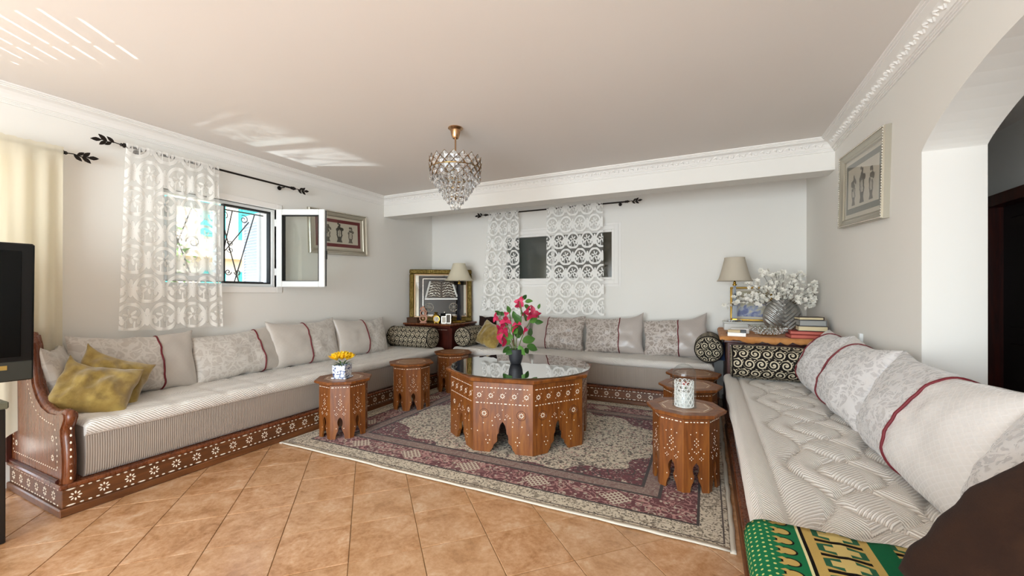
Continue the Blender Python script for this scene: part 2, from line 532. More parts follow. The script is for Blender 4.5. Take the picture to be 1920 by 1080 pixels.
# ---- window_1: casement in the left wall, both leaves swung in
w1 = struct(empty('window_1', (XL, (WY0+WY1)/2, WZ0)), 'white casement window swung open over the left sofa')
def part(mb, name, mat, parent, smooth=None):
    """world-space geometry as a child of a located parent"""
    o = mb.obj(name, mat, parent, smooth)
    o.matrix_parent_inverse = parent.matrix_world.inverted() if False else Matrix.Translation(-Vector(parent.location))
    return o
fr = MB()
for y0, y1, z0, z1 in ((WY0, WY0+0.03, WZ0, WZ1), (WY1-0.03, WY1, WZ0, WZ1), (WY0+0.03, WY1-0.03, WZ1-0.025, WZ1), (WY0+0.03, WY1-0.03, WZ0, WZ0+0.03)):
    fr.bbox(XL-0.10, XL-0.035, y0, y1, z0, z1, 0.004)
part(fr, 'window_frame', UPVC, w1)
sl = MB()
for y0, y1, z0, z1 in ((2.275, 2.287, WZ0+0.03, WZ1-0.025), (WY1-0.042, WY1-0.03, WZ0+0.03, WZ1-0.025), (2.287, WY1-0.042, WZ1-0.042, WZ1-0.025), (2.287, WY1-0.042, WZ0+0.03, WZ0+0.045)):
    sl.box(XL-0.095, XL-0.045, y0, y1, z0, z1)
part(sl, 'black_seal', RUBBER, w1)
cs = MB()
for y0, y1, z0, z1 in ((WY0-0.06, WY0, WZ0-0.06, WZ1+0.06), (WY1, WY1+0.06, WZ0-0.06, WZ1+0.06), (WY0, WY1, WZ1, WZ1+0.06), (WY0, WY1, WZ0-0.06, WZ0)):
    cs.bbox(XL-0.03, XL+0.012, y0, y1, z0, z1, 0.003)
part(cs, 'window_casing', CORNICE, w1)
def sash(hinge, ang, w, h, flip, lab):
    root = empty('window_sash', (hinge[0]-XL, hinge[1]-(WY0+WY1)/2, hinge[2]-WZ0), ang); root.parent = w1
    root['label'] = lab
    b = 0.062; m = MB()
    for x0, x1, z0, z1 in ((0, b, 0, h), (w-b, w, 0, h), (b, w-b, 0, b), (b, w-b, h-b, h)):
        m.bbox(x0, x1, -0.03, 0.03, z0, z1, 0.006)
    m.obj('sash_frame', UPVC, root)
    MB().box(b-0.004, w-b+0.004, -0.004, 0.004, b-0.004, h-b+0.004).obj('glass_pane', GLASS, root)
    g = MB()
    for x0, x1, z0, z1 in ((b-0.001, b+0.004, b, h-b), (w-b-0.004, w-b+0.001, b, h-b), (b, w-b, b, b+0.004), (b, w-b, h-b-0.004, h-b)):
        g.box(x0, x1, -0.032, 0.032, z0, z1)
    g.obj('glazing_seal', RUBBER if flip > 0 else UPVC, root)
    e = MB().box(w, w+0.006, -0.006, 0.006, 0.01, h-0.01)
    e.obj('edge_seal', RUBBER, root)
    MB().bbox(w-0.002, w+0.012, -0.012, 0.012, h*0.36, h*0.47, 0.003).obj('lock', RUBBER, root)
    for z in (h*0.15, h*0.78):
        MB().lathe([(0.010, z), (0.010, z+0.07)], 10, T((-0.008, -0.02*flip, 0))).obj('hinge', UPVC, root)
    return root
sash((XL+0.03, WY1-0.005, WZ0), math.atan2(0.222, 0.462), 0.50, WZ1-WZ0, 1, 'right-hand leaf standing open into the room')
sash((XL-0.068, WY0+0.048, WZ0+0.048), radians(90), 0.445, WZ1-WZ0-0.096, -1, 'closed leaf behind the lace curtain')
sill = MB().bbox(XL-0.25, XL-0.10, WY0, WY1, WZ0-0.03, WZ0+0.01, 0.004)
part(sill, 'window_sill', PLASTER_EXT, w1)

# ---- window_2: dark sliding window in the back wall
w2 = struct(empty('window_2', ((BX0+BX1)/2, YW, BZ0)), 'dark sliding window in a white frame behind the lace curtains')
fr = MB()
for x0, x1, z0, z1 in ((BX0, BX0+0.035, BZ0, BZ1), (BX1-0.035, BX1, BZ0, BZ1), (BX0+0.035, BX1-0.035, BZ1-0.035, BZ1), (BX0+0.035, BX1-0.035, BZ0, BZ0+0.035)):
    fr.bbox(x0, x1, YW-0.01, YW+0.07, z0, z1, 0.004)
part(fr, 'window_frame', CORNICE, w2)
cs = MB()
for k, (e, t) in enumerate(((0.055, 0.014), (0.09, 0.006))):
    i_ = 0.0 if k == 0 else 0.055
    for x0, x1, z0, z1 in ((BX0-e, BX0-i_, BZ0-e, BZ1+e), (BX1+i_, BX1+e, BZ0-e, BZ1+e), (BX0-i_, BX1+i_, BZ1+i_, BZ1+e), (BX0-i_, BX1+i_, BZ0-e, BZ0-i_)):
        cs.bbox(x0, x1, YW-t, YW+0.003, z0, z1, 0.003)
part(cs, 'window_casing', CORNICE, w2)
DARKGL = Mat('smoked_glass', '#3f4440', 0.07, 0.0, 0.6).mat
DARKGL2 = Mat('brown_smoked_glass', '#3c382c', 0.10, 0.0, 0.55).mat
for (x0, x1, dy, mm) in ((BX0+0.035, -1.93, 0.035, DARKGL), (-1.98, BX1-0.035, 0.02, DARKGL2)):
    part(MB().box(x0, x1, YW+dy, YW+dy+0.008, BZ0+0.035, BZ1-0.035), 'glass_pane', mm, w2)
part(MB().bbox(-1.99, -1.94, YW+0.012, YW+0.05, BZ0+0.035, BZ1-0.035, 0.004), 'sash_stile', CORNICE, w2)
part(MB().box(BX0-0.02, BX1+0.02, YW+0.12, YW+0.16, BZ0-0.02, BZ1+0.02), 'closed_shutter', RUBBER, w2)

# white cable duct on the right wall
tag(MB().bbox(XR-0.022, XR-0.0005, 3.63, 3.672, 0.30, 0.968, 0.004).obj('cable_duct', UPVC), 'short white cable duct running up the right wall behind the cushions', 'cable duct')

# ------------------------------------------------------------------ garden seen through the left window
GRASS = Mat('dry_garden_soil', '#b5a184', 0.95).mat
struct(MB().box(-30, XL-0.25, -14, 24, -0.4, -0.12).obj('garden_ground', GRASS), 'pale sunlit ground outside the window')
TURQ = Mat('turquoise_paint', '#39b8b0', 0.5).mat
nb = tag(empty('neighbour_house', (-12.5, 6.6, -0.12)), 'white sunlit house with turquoise shutters outside the left window', 'house')
nw = MB().box(-4.0, 0, -2.6, 8.0, 0, 6.4).obj('wall', PLASTER_EXT, nb)
MB().box(0, 0.35, -2.6, 8.0, 2.35, 2.52).obj('ledge', Mat('cream_stone', '#e8d7b4', 0.8).mat, nb)
for y in (-1.55, -0.25, 0.75, 2.7, 4.4):
    for z in (0.75, 2.95):
        w = MB().box(0.0, 0.06, y, y+0.62, z, z+1.25).obj('shutter', TURQ, nb)
        for k in range(6): MB().box(0.055, 0.085, y+0.06, y+0.56, z+0.1+k*0.185, z+0.2+k*0.185).obj('slat', TURQ, w)
gw = tag(MB().bbox(-9.6, -9.3, 3.0, 9.0, -0.12, 1.25, 0.03).obj('garden_wall', Mat('ochre_rendered_wall', '#d8bd8c', 0.9).mat), 'low ochre garden wall beyond the iron grille', 'wall')
LEAFG = Mat('garden_foliage', '#6f9b4a', 0.6)
_n = LEAFG.noise(LEAFG.texco(), 3.0, 2.0)
LEAFG.set('Base Color', LEAFG.ramp(_n, [(0.35, '#3f6d2c'), (0.6, '#86b457')])); LEAFG = LEAFG.mat
def bush(name, lab, c, r, n, seed):
    R = random.Random(seed); root = tag(empty(name, c), lab, 'bush')
    m = MB()
    for _ in range(n):
        d = Vector((R.gauss(0,1), R.gauss(0,1), R.gauss(0,1))).normalized()*r*R.uniform(0.55, 1.0)
        d.z = d.z*1.2 + r*1.35
        M = T(d) @ RZ(R.uniform(0, 6.28)) @ RX(R.uniform(-1.2, 1.2))
        s_ = R.uniform(0.09, 0.17)
        m.add([(0,0,0), (s_*0.35, s_*0.5, 0.02), (0, s_, 0), (-s_*0.35, s_*0.5, 0.02)], [(0,1,2,3)], M)
    stuff(m.obj('foliage', LEAFG, root, fix=False))
    MB().tube([(0,0,-0.02), (0.03,0.02,r*0.8), (0,0.05,r*1.5)], [0.06, 0.045, 0.02]).obj('trunk', WOOD_DARK, root)
bush('garden_bush', 'leafy green bush outside behind the lace curtain', (-7.6, 2.6, -0.12), 1.15, 900, 3)
bush('garden_bush', 'second green bush outside, nearer the ochre wall', (-8.2, 5.2, -0.12), 0.6, 420, 5)

# iron grille outside the window
GX = XL-0.20
gr = tag(empty('window_grille', (GX, (WY0+WY1)/2, WZ0)), 'grey wrought iron grille with scrolls outside the open window', 'grille')
def scroll(c, r, a0, turns, sg, x=GX):
    pts = []
    for k in range(22):
        t = k/21; a = a0 + sg*turns*2*pi*t; rr = r*(1-0.8*t)
        pts.append((x, c[0]+rr*cos(a), c[1]+rr*sin(a)))
    return pts
for z in (WZ0+0.05, WZ1-0.05):
    part(MB().tube([(GX, WY0+0.01, z), (GX, WY1-0.01, z)], 0.007), 'rail', IRON_OUT, gr)
bars = [((WY0+0.08, WZ0+0.05), (WY0+0.32, WZ1-0.05)), ((WY0+0.32, WZ0+0.05), (WY0+0.08, WZ1-0.05)),
        ((2.30, WZ0+0.05), (2.44, WZ1-0.05)), ((2.46, WZ0+0.05), (2.66, WZ1-0.05)), ((2.33, WZ1-0.1), (2.50, WZ0+0.05)), ((2.25, 1.50), (2.60, 1.98))]
for (a, b) in bars:
    part(MB().tube([(GX, a[0], a[1]), (GX, b[0], b[1])], 0.006), 'bar', IRON_OUT, gr)
for c, r, a0, sg in (((2.34, 1.74), 0.03, 0, 1), ((2.42, 1.74), 0.03, pi, -1), ((2.34, 1.68), 0.03, 0, -1), ((2.42, 1.68), 0.03, pi, 1),
                     ((2.40, 1.46), 0.032, 0, -1), ((2.49, 1.46), 0.032, pi, 1), ((2.36, 2.02), 0.04, -1, 1), ((2.55, 2.0), 0.045, 2, -1),
                     ((1.95, 1.72), 0.06, 0, 1), ((2.1, 1.72), 0.06, pi, -1), ((1.98, 1.5), 0.05, 0, 1)):
    part(MB().tube(scroll(c, r, a0, 1.3, sg), 0.0045, 6), 'scroll', IRON_OUT, gr)

# louvred shutter folded outwards
sh = tag(empty('louvred_shutter', (XL-0.26, WY1+0.0, WZ0), radians(168)), 'white louvred shutter folded out beside the open window', 'shutter')
SHW, SHH = 0.46, 0.80
m = MB()
for x0, x1, z0, z1 in ((0, 0.05, 0, SHH), (SHW-0.05, SHW, 0, SHH), (0.05, SHW-0.05, 0, 0.05), (0.05, SHW-0.05, SHH-0.05, SHH)):
    m.bbox(x0, x1, -0.016, 0.016, z0, z1, 0.003)
SHM = Mat('white_shutter_paint', '#e6ebee', 0.5).mat
m.obj('shutter_frame', SHM, sh)
slat_me = MB().bbox(0.048, SHW-0.048, -0.022, 0.022, -0.003, 0.003, 0.001).data('slat'); slat_me.materials.append(SHM)
for k in range(22):
    new_obj('slat', slat_me, None, sh, T((0, 0, 0.066+k*0.0315)) @ RX(radians(-58)))

# ------------------------------------------------------------------ fabrics
def m_damask(name, ground, motif, plain, bold=1.0, rough=0.38, k=1.0):
    """figured satin: motif net where uv.x > 0, fine trellis weave where uv.x < 0"""
    m = Mat(name, rough=rough, spec=0.55)
    u, v, _ = m.coords('UV')
    u, v = u*k, v*k
    w1_ = m.noise(m.vec(u, v, 3.0), 11.0, 2.0); w2_ = m.noise(m.vec(u, v, 9.0), 11.0, 2.0)
    pu, pv = u + (w1_-0.5)*0.11, v + (w2_-0.5)*0.11
    e = m.voro(m.vec(pu, pv), 15.0, 'DISTANCE_TO_EDGE')
    veins = 1.0 - m.smooth(0.05, 0.11, e)
    blot = m.smooth(0.52, 0.58, m.noise(m.vec(pu*1.0, pv*1.3, 5.0), 26.0, 3.0, 0.6, 1.2))
    fig = m.max(veins, blot)*bold
    d1_, d2_ = u*0.71 + v*0.71, u*0.71 - v*0.71
    tr = m.smooth(0.80, 0.95, m.max(m.sin(d1_*230.0), m.sin(d2_*230.0)))*0.14
    side = m.gt(u, 0.0)
    f = fig*side + tr*(1.0-side)
    gcol = m.mix(side, plain, ground)
    m.set('Base Color', m.mix(f, gcol, motif))
    m.set('Roughness', rough + 0.22*f)
    m.set('Sheen Weight', 0.25)
    m.bump(f*0.6 + m.noise(m.texco('UV'), 500.0, 1.0)*0.25, 0.25, 0.0015)
    return m.mat
DAM_L = m_damask('pearl_damask', '#bcb3a9', '#cfc8bf', '#c1b8ae', 0.9, 0.3)
DAM_B = m_damask('taupe_damask', '#988b81', '#c2b7ae', '#b3a8a0', 1.0, 0.3, 1.15)
DAM_R = m_damask('silver_damask', '#bfbab8', '#dedad7', '#d6d0ca', 0.8, 0.27, 1.45)
CORD = Mat('crimson_velvet_cord', '#6a0d1a', 0.6).mat
def m_plush(name, a, b, rough=0.95, sheen=0.6):
    m = Mat(name, rough=rough, spec=0.2)
    n = m.noise(m.texco(), 9.0, 4.0, 0.6)
    m.set('Base Color', m.mix(m.smooth(0.35, 0.7, n), a, b)); m.set('Sheen Weight', sheen)
    m.bump(m.noise(m.texco(), 260.0, 2.0), 0.4, 0.002)
    return m.mat
GOLD_PLUSH = m_plush('mustard_plush', '#846a33', '#ad9350')
BROWN_PLUSH = m_plush('chocolate_plush', '#25140a', '#2e1a0d', sheen=0.03)
DARK_PLUSH = m_plush('black_brown_plush', '#1d0f0b', '#2a1711', sheen=0.1)
NAVY = m_plush('navy_cloth', '#232f4c', '#31405f', sheen=0.2)

def m_ribbed(name, a, b, pitch=0.011):
    m = Mat(name, rough=0.55, spec=0.4)
    x, y, z = m.coords('Object')
    s_ = m.sin(x*(2*pi/pitch))*0.5 + 0.5
    n = m.noise(m.texco(), 6.0, 3.0)
    c = m.mix(m.smooth(0.2, 0.8, s_), a, b)
    m.set('Base Color', m.mix(n*0.35, c, '#9c8f86')); m.set('Sheen Weight', 0.3)
    m.bump(s_, 0.5, 0.003)
    return m.mat
RIBBED = m_ribbed('taupe_corded_velour', '#87796c', '#a8998a')

def m_quilt(name, col, shade):
    m = Mat(name, rough=0.6, spec=0.35)
    u, v, _ = m.coords('UV')
    tri = m.abs(m.fract(u/0.21) - 0.5)*0.21
    wob = m.noise(m.vec(u, v), 5.0, 1.0)*0.03
    r = m.sin((v + tri*1.15 + wob)*(2*pi/0.019))
    h = m.smooth(-0.9, 0.6, r)
    m.set('Base Color', m.mix(h, shade, col)); m.set('Sheen Weight', 0.2)
    m.bump(h, 0.7, 0.008)
    return m.mat
QUILT = m_quilt('ivory_quilted_fabric', '#f1ebe2', '#d8cfc4')

def m_arab(name, pitch=0.085):
    """cream spiral scrolls on black velvet"""
    m = Mat(name, rough=0.75, spec=0.2)
    u, v, _ = m.coords('UV')
    row = m.floor(v/pitch)
    odd = m.abs(row - 2.0*m.floor(row/2.0))
    cu = u/pitch + odd*0.5
    col = m.floor(cu)
    hand = 1.0 - 2.0*m.abs(col - 2.0*m.floor(col/2.0))
    x = (m.fract(cu) - 0.5); y = (m.fract(v/pitch) - 0.5)
    r, a = m.polar(x, y)
    sp = m.abs(m.fract(a*hand/(2*pi) + r/0.27 + 0.5) - 0.5)*2.0
    line = m.smooth(0.52, 0.66, sp)
    core = m.lt(r, 0.09)
    inr = m.smooth(0.50, 0.46, r)
    # connecting leaves between the scrolls
    lf = m.smooth(0.45, 0.65, m.sin(u*(4*pi/pitch) + m.sin(v*(4*pi/pitch))*1.2)*m.cos(v*(6*pi/pitch)))
    f = m.max(m.max(line*inr, core), (1.0-inr)*lf)
    n = m.noise(m.vec(u, v), 300.0, 1.0)
    m.set('Base Color', m.mix(f, '#17110d', m.mix(n, '#dccfb4', '#bfb095')))
    m.bump(f, 0.4, 0.003)
    return m.mat
ARAB = m_arab('black_cream_scroll_velvet', 0.088)
ARAB_S = m_arab('small_scroll_velvet', 0.075)

def m_lace(name, thread, ground_a=0.22, motif_a=0.95, cw=0.255, ch=0.222):
    m = Mat(name)
    u, v, _ = m.coords('UV')
    row = m.floor(v/ch)
    odd = m.abs(row - 2.0*m.floor(row/2.0))
    cu = u/cw + odd*0.5
    x = (m.fract(cu)-0.5)*cw; y = (m.fract(v/ch)-0.5)*ch
    # ogee ring, pointed at the top, with a leaf curling off each flank
    xa = m.abs(x)
    r, a = m.polar(x*(1.0 + 1.1*y), y*0.92)
    ring = m.smooth(0.016, 0.012, m.abs(r - 0.100 - 0.006*m.cos(a*2.0)))
    r2, a2 = m.polar(x, y - 0.010)
    pet = m.smooth(0.004, -0.002, r2 - 0.060*(0.60 + 0.40*m.cos(a2*6.0 + 1.57)))
    eye = m.smooth(0.010, 0.013, r2)
    stalk = m.smooth(0.008, 0.004, m.abs(xa - 0.030 - 1.2*(y + 0.06)*(y + 0.06)*12.0*0.2))*m.lt(y, -0.030)*m.gt(y, -0.088)
    leafs = m.smooth(0.004, 0.0, m.sqrt((xa-0.060)*(xa-0.060)*2.2 + (y+0.030)*(y+0.030)) - 0.024)
    # palmettes in the gaps between the rings
    xo = (m.fract(cu + 0.5)-0.5)*cw; yo = y
    r3, a3 = m.polar(xo, yo)
    palm = m.smooth(0.004, -0.002, r3 - 0.070*(0.55 + 0.45*m.cos(a3*4.0)))
    hook = m.smooth(0.010, 0.006, m.abs(r3 - 0.020 - 0.016*a3*a3*0.25))*m.lt(r3, 0.075)
    f = m.max(m.max(ring, pet*eye), m.max(m.max(stalk, leafs), m.max(palm, hook)))
    alpha = f*(motif_a - ground_a) + ground_a
    nt = m.nt; nt.nodes.remove(m.bsdf)
    tr = m.node('ShaderNodeBsdfTransparent')
    df = m.node('ShaderNodeBsdfDiffuse'); df.inputs[0].default_value = lin(thread)
    tl = m.node('ShaderNodeBsdfTranslucent'); tl.inputs[0].default_value = lin(thread)
    cl = m.node('ShaderNodeMixShader'); cl.inputs[0].default_value = 0.15
    nt.links.new(df.outputs[0], cl.inputs[1]); nt.links.new(tl.outputs[0], cl.inputs[2])
    mx = m.node('ShaderNodeMixShader')
    nt.links.new(alpha.k, mx.inputs[0]); nt.links.new(tr.outputs[0], mx.inputs[1]); nt.links.new(cl.outputs[0], mx.inputs[2])
    nt.links.new(mx.outputs[0], m.out.inputs[0])
    return m.mat
LACE = m_lace('white_lace', '#fffdf8', 0.14)
LACE_W = m_lace('white_window_lace', '#fbf9f3', 0.24, 0.8)
def m_sheer(name, col, alpha, trans):
    m = Mat(name); nt = m.nt; nt.nodes.remove(m.bsdf)
    tr = m.node('ShaderNodeBsdfTransparent')
    df = m.node('ShaderNodeBsdfDiffuse'); df.inputs[0].default_value = lin(col)
    tl = m.node('ShaderNodeBsdfTranslucent'); tl.inputs[0].default_value = lin(col)
    cl = m.node('ShaderNodeMixShader'); cl.inputs[0].default_value = trans
    nt.links.new(df.outputs[0], cl.inputs[1]); nt.links.new(tl.outputs[0], cl.inputs[2])
    mx = m.node('ShaderNodeMixShader'); mx.inputs[0].default_value = alpha
    nt.links.new(tr.outputs[0], mx.inputs[1]); nt.links.new(cl.outputs[0], mx.inputs[2])
    nt.links.new(mx.outputs[0], m.out.inputs[0])
    return m.mat
CREAM_SHEER = m_sheer('cream_curtain_cloth', '#f2ead4', 0.90, 0.5)

# ------------------------------------------------------------------ inlay pieces
def petal(m, c, ang, l, w, z=0.0):
    """a flat bone lozenge in the x-z plane standing proud towards -y"""
    d = (cos(ang), sin(ang)); n_ = (-d[1], d[0]); P = []
    for t, s_ in ((-0.5, 0), (-0.2, 0.5), (0.25, 0.45), (0.5, 0), (0.25, -0.45), (-0.2, -0.5)):
        P.append((c[0] + d[0]*l*t + n_[0]*w*s_, c[1] + d[1]*l*t + n_[1]*w*s_))
    k = len(P)
    m.add([(p[0], 0.002, p[1]) for p in P] + [(p[0], -0.0012, p[1]) for p in P],
          [tuple(range(k, 2*k))] + [(i, (i+1) % k, k+(i+1) % k, k+i) for i in range(k)])
def rosette_me(r, n=8):
    m = MB()
    for k in range(n):
        a = 2*pi*k/n
        petal(m, (cos(a)*r*0.66, sin(a)*r*0.66), a, r*0.58, r*0.27)
    me = m.data('inlay_rosette', fix=False); me.materials.append(INLAY); return me
ROS_BIG, ROS_SML = rosette_me(0.022), rosette_me(0.020)
CROSS = rosette_me(0.014, 4)
ROS_SOFA = rosette_me(0.029)
def dash_row(m, x0, x1, z, l=0.021, gap=0.012, w=0.007):
    x = x0; k = 0
    while x + l <= x1:
        ll = l*1.35 if k % 4 == 0 else l*0.62
        petal(m, (x + ll/2, z), 0, ll, w)
        x += ll + gap; k += 1
def dots(m, pts, r=0.0045):
    for p in pts: petal(m, p, pi/2, r*2.1, r*1.7)

# ------------------------------------------------------------------ sofas: wooden plinths, mattresses, quilted pads
def plinth(label, loc, rz, L, depth, end_inlay=False):
    r = tag(empty('sofa_bench', loc, rz), label, 'sofa bench', 'inlaid wooden sofa benches')
    MB().bbox(0.0, L, 0.0, depth, 0.0, 0.045, 0.006).obj('foot_moulding', WOOD_X, r)
    MB().bbox(0.015, L-0.01, 0.018, depth, 0.044, 0.152, 0.003).obj('frieze', WOOD_X, r)
    MB().bbox(0.0, L, 0.0, depth, 0.151, 0.177, 0.007).obj('ledge', WOOD_RED, r)
    n = int(L/0.122)
    for k in range(n):
        new_obj('inlay_rosette', ROS_SOFA, None, r, T((0.07 + k*0.122, 0.018, 0.098)))
    for z in (0.054, 0.142):
        m = MB(); dash_row(m, 0.03, L-0.03, z, 0.030, 0.016, 0.008)
        o = m.obj('inlay_line', INLAY, r, fix=False); o.location = (0, 0.018, 0); stuff(o)
    if end_inlay:
        q = T((0.015, depth, 0)) @ RZ(-pi/2)
        for k in range(int(depth/0.122)):
            new_obj('inlay_rosette', ROS_SOFA, None, r, q @ T((0.07 + k*0.122, 0, 0.098)))
        for z in (0.054, 0.142):
            m = MB(); dash_row(m, 0.03, depth-0.03, z, 0.03, 0.016, 0.008)
            o = m.obj('inlay_line', INLAY, r, fix=False); o.matrix_local = q; stuff(o)
    return r
LB = plinth('inlaid wooden sofa bench with curved end panel under the garden window', (-3.228, 0.945, 0), pi/2, 3.72, 0.81, True)
plinth('inlaid wooden sofa bench under the dark back window', (-3.19, 4.69, 0), 0, 3.31, 0.73)
plinth('inlaid wooden sofa bench along the right wall by the arch', (0.15, 4.255, 0), -pi/2, 3.96, 0.83)

# carved end panel of the left sofa
prof = [(-4.04, 0.178), (-4.04, 1.0), (-3.76, 0.99), (-3.72, 0.93), (-3.705, 0.80), (-3.68, 0.70), (-3.62, 0.625), (-3.54, 0.578), (-3.44, 0.555), (-3.34, 0.558),
        (-3.26, 0.575), (-3.232, 0.572), (-3.226, 0.55), (-3.245, 0.52), (-3.275, 0.48), (-3.272, 0.44), (-3.255, 0.38), (-3.248, 0.31), (-3.25, 0.24), (-3.262, 0.178)]
Mxz = Matrix(((1, 0, 0, 0), (0, 0, -1, 0), (0, 1, 0, 0), (0, 0, 0, 1)))          # (x, z) polygons stand up
ep = empty('end_panel', (0, 0, 0)); ep.parent = LB; ep['label'] = 'curved end panel edged with inlaid dots'
ep.matrix_parent_inverse = (T(LB.location) @ RZ(pi/2)).inverted()
def sub(mb, name, mat, smooth=None): return mb.obj(name, mat, ep, smooth)
sub(MB().prism(prof, -1.02, -0.96, Mxz), 'panel', WOOD_RED)
sub(MB().tube([(x, 0.99, z) for x, z in prof[1:]], 0.024, 8), 'rail_moulding', WOOD_RED, 60)
sub(MB().tube([(-4.02, 0.957, 0.19), (-3.29, 0.957, 0.19)], 0.012, 6), 'foot_bead', WOOD_DARK)
sub(MB().bbox(-4.045, -4.0, 0.935, 0.962, 0.178, 1.0, 0.004), 'back_post', WOOD_DARK)
ins = MB()
pts = [(-3.97, 0.25), (-3.97, 0.92), (-3.80, 0.92), (-3.765, 0.80), (-3.73, 0.68), (-3.66, 0.58), (-3.56, 0.525), (-3.44, 0.505), (-3.35, 0.50), (-3.325, 0.45), (-3.31, 0.38), (-3.305, 0.25), (-3.97, 0.25)]
for a, b in zip(pts, pts[1:]):
    L = math.hypot(b[0]-a[0], b[1]-a[1]); n = max(1, int(L/0.03)); an = math.atan2(b[1]-a[1], b[0]-a[0])
    for k in range(n): petal(ins, (a[0]+(b[0]-a[0])*(k+0.5)/n, a[1]+(b[1]-a[1])*(k+0.5)/n), an, 0.013, 0.007)
o = sub(ins, 'inlay_line', INLAY); o.location = (0, 0.96, 0); stuff(o)
for x, z in ((-3.92, 0.84), (-3.92, 0.31), (-3.37, 0.42), (-3.37, 0.31)):
    new_obj('inlay_rosette', ROS_SML, None, ep, T((x, 0.96, z)))
edge = MB()
for k in range(9): petal(edge, (0, 0.21 + k*0.04), pi/2, 0.016, 0.008)
o = edge.obj('inlay_dots', INLAY, ep, fix=False); stuff(o)
o.matrix_local = T((-3.227, 0.99, 0)) @ RZ(pi/2)

def mattress(label, loc, rz, L, depth, z0, z1, group='grey velour sofa mattresses', wav=0.0):
    """rounded block; x along the sofa, front at y = 0"""
    ns, nl = 40, max(8, int(L/0.06)); vs_ = []; fs = []
    R_ = 0.03
    pr = []
    for cx, cz, a0 in ((R_, z0+R_, pi), (depth-R_, z0+R_, 1.5*pi), (depth-R_, z1-R_, 0), (R_, z1-R_, 0.5*pi)):
        for k in range(6):
            a = a0 + 0.5*pi*k/5
            pr.append((cx+R_*cos(a), cz+R_*sin(a)))
    # denser front face for a soft bulge
    full = []
    for i in range(len(pr)):
        p, q = pr[i], pr[(i+1) % len(pr)]
        full.append(p)
        if abs(p[0]) < 1e-6 and abs(q[0]) < 1e-6 or (p[0] < 0.01 and q[0] < 0.01 and abs(p[1]-q[1]) > 0.05):
            for k in range(1, 6): full.append((p[0]+(q[0]-p[0])*k/6, p[1]+(q[1]-p[1])*k/6))
    n = len(full)
    for j in range(nl+1):
        x = L*j/nl
        for (y, z) in full:
            b = 0.0
            if y < depth*0.5:
                t = (z-z0)/(z1-z0)
                b = -0.010*sin(pi*t) - wav*vnoise(x*1.6, t*1.5, 2.0)
            vs_.append((x, y+b, z))
    for j in range(nl):
        for i in range(n): fs.append((j*n+i, j*n+(i+1) % n, (j+1)*n+(i+1) % n, (j+1)*n+i))
    fs.append(tuple(range(n))[::-1]); fs.append(tuple(nl*n+i for i in range(n)))
    m = MB(); m.add(vs_, fs)
    o = m.obj('sofa_mattress', RIBBED, None, 50)
    o.location = loc; o.rotation_euler = (0, 0, rz)
    return tag(o, label, 'mattress', group)
mattress('ribbed taupe mattress of the sofa under the garden window', (-3.262, 1.06, 0), pi/2, 3.56, 0.76, 0.178, 0.472)
mattress('taupe velour mattress of the sofa along the back wall', (-3.17, 4.735, 0), 0, 3.24, 0.67, 0.178, 0.472)
mattress('ribbed taupe mattress of the sofa along the right wall', (0.178, 4.235, 0), -pi/2, 3.9, 0.78, 0.178, 0.472, wav=0.02)

def pad(label, loc, rz, L, depth, du, quilt, lip=0.05, seed=0):
    """quilted cover: x along the sofa, front at y = 0, bottom at z = 0"""
    th = 0.040
    prof_ = [(0.012, -lip), (-0.004, -lip*0.7), (-0.012, -0.018), (-0.012, 0.006), (-0.004, 0.024), (0.012, 0.036)]
    ntop = max(6, int(depth/du))
    top = [(0.03 + (depth-0.03)*k/ntop, th) for k in range(ntop+1)]
    loop = prof_ + top + [(depth, 0.001), (0.03, 0.001), (0.026, -lip)]
    n = len(loop); nl = int(L/du); vs_ = []; uv = []; fs = []
    cum = [0.0]
    for a, b in zip(loop, loop[1:]): cum.append(cum[-1] + math.hypot(b[0]-a[0], b[1]-a[1]))
    for j in range(nl+1):
        x = L*j/nl
        ex = min(1.0, (min(x, L-x)+0.004)/0.03)
        for i, (y, z) in enumerate(loop):
            if len(prof_)-3 <= i < len(prof_)+ntop+1:
                h = quilt(x, y)
                z = (z*ex if z > 0 else z) + h*ex + 0.004*vnoise(x*2.3+seed, y*2.5, 1.0)
            elif i < len(prof_)-3:
                z += 0.010*vnoise(x*2.7+seed, 3.0, 0.5); y += 0.006*vnoise(x*4.0, z*8, seed)
            vs_.append((x, y, z)); uv.append((y if i >= len(prof_) else cum[i]-cum[len(prof_)], x))
    for j in range(nl):
        for i in range(n): fs.append((j*n+i, j*n+(i+1) % n, (j+1)*n+(i+1) % n, (j+1)*n+i))
    fs.append(tuple(range(n))[::-1]); fs.append(tuple(nl*n+i for i in range(n)))
    m = MB(); m.add(vs_, fs)
    o = m.obj('quilted_cover', QUILT, None, 60, uv)
    o.location = loc; o.rotation_euler = (0, 0, rz)
    return tag(o, label, 'sofa cover', 'quilted sofa covers')
def qseam(x, y):
    """depth of the stitched seams: chains of ovals with wavy borders and a straight front seam"""
    P = 0.60; w = 2*pi*x/P
    c = cos(w); sl_ = abs(sin(w))*2*pi/P
    best = 9.0
    for u0, A in ((0.39, 0.115), (0.39, -0.115), (0.215, 0.050), (0.575, -0.050)):
        best = min(best, abs(y - (u0 + A*c))/sqrt(1 + (A*sl_)**2))
    # inner ovals
    fx = (x/P*2 + 0.5) % 1.0 - 0.5
    q = sqrt((fx*P/2/0.085)**2 + ((y-0.38)/0.062)**2)
    best = min(best, abs(y-0.10))
    return -0.012*math.exp(-(best/0.010)**2) - 0.014*(1-min(1.0, best/0.060))**1.7
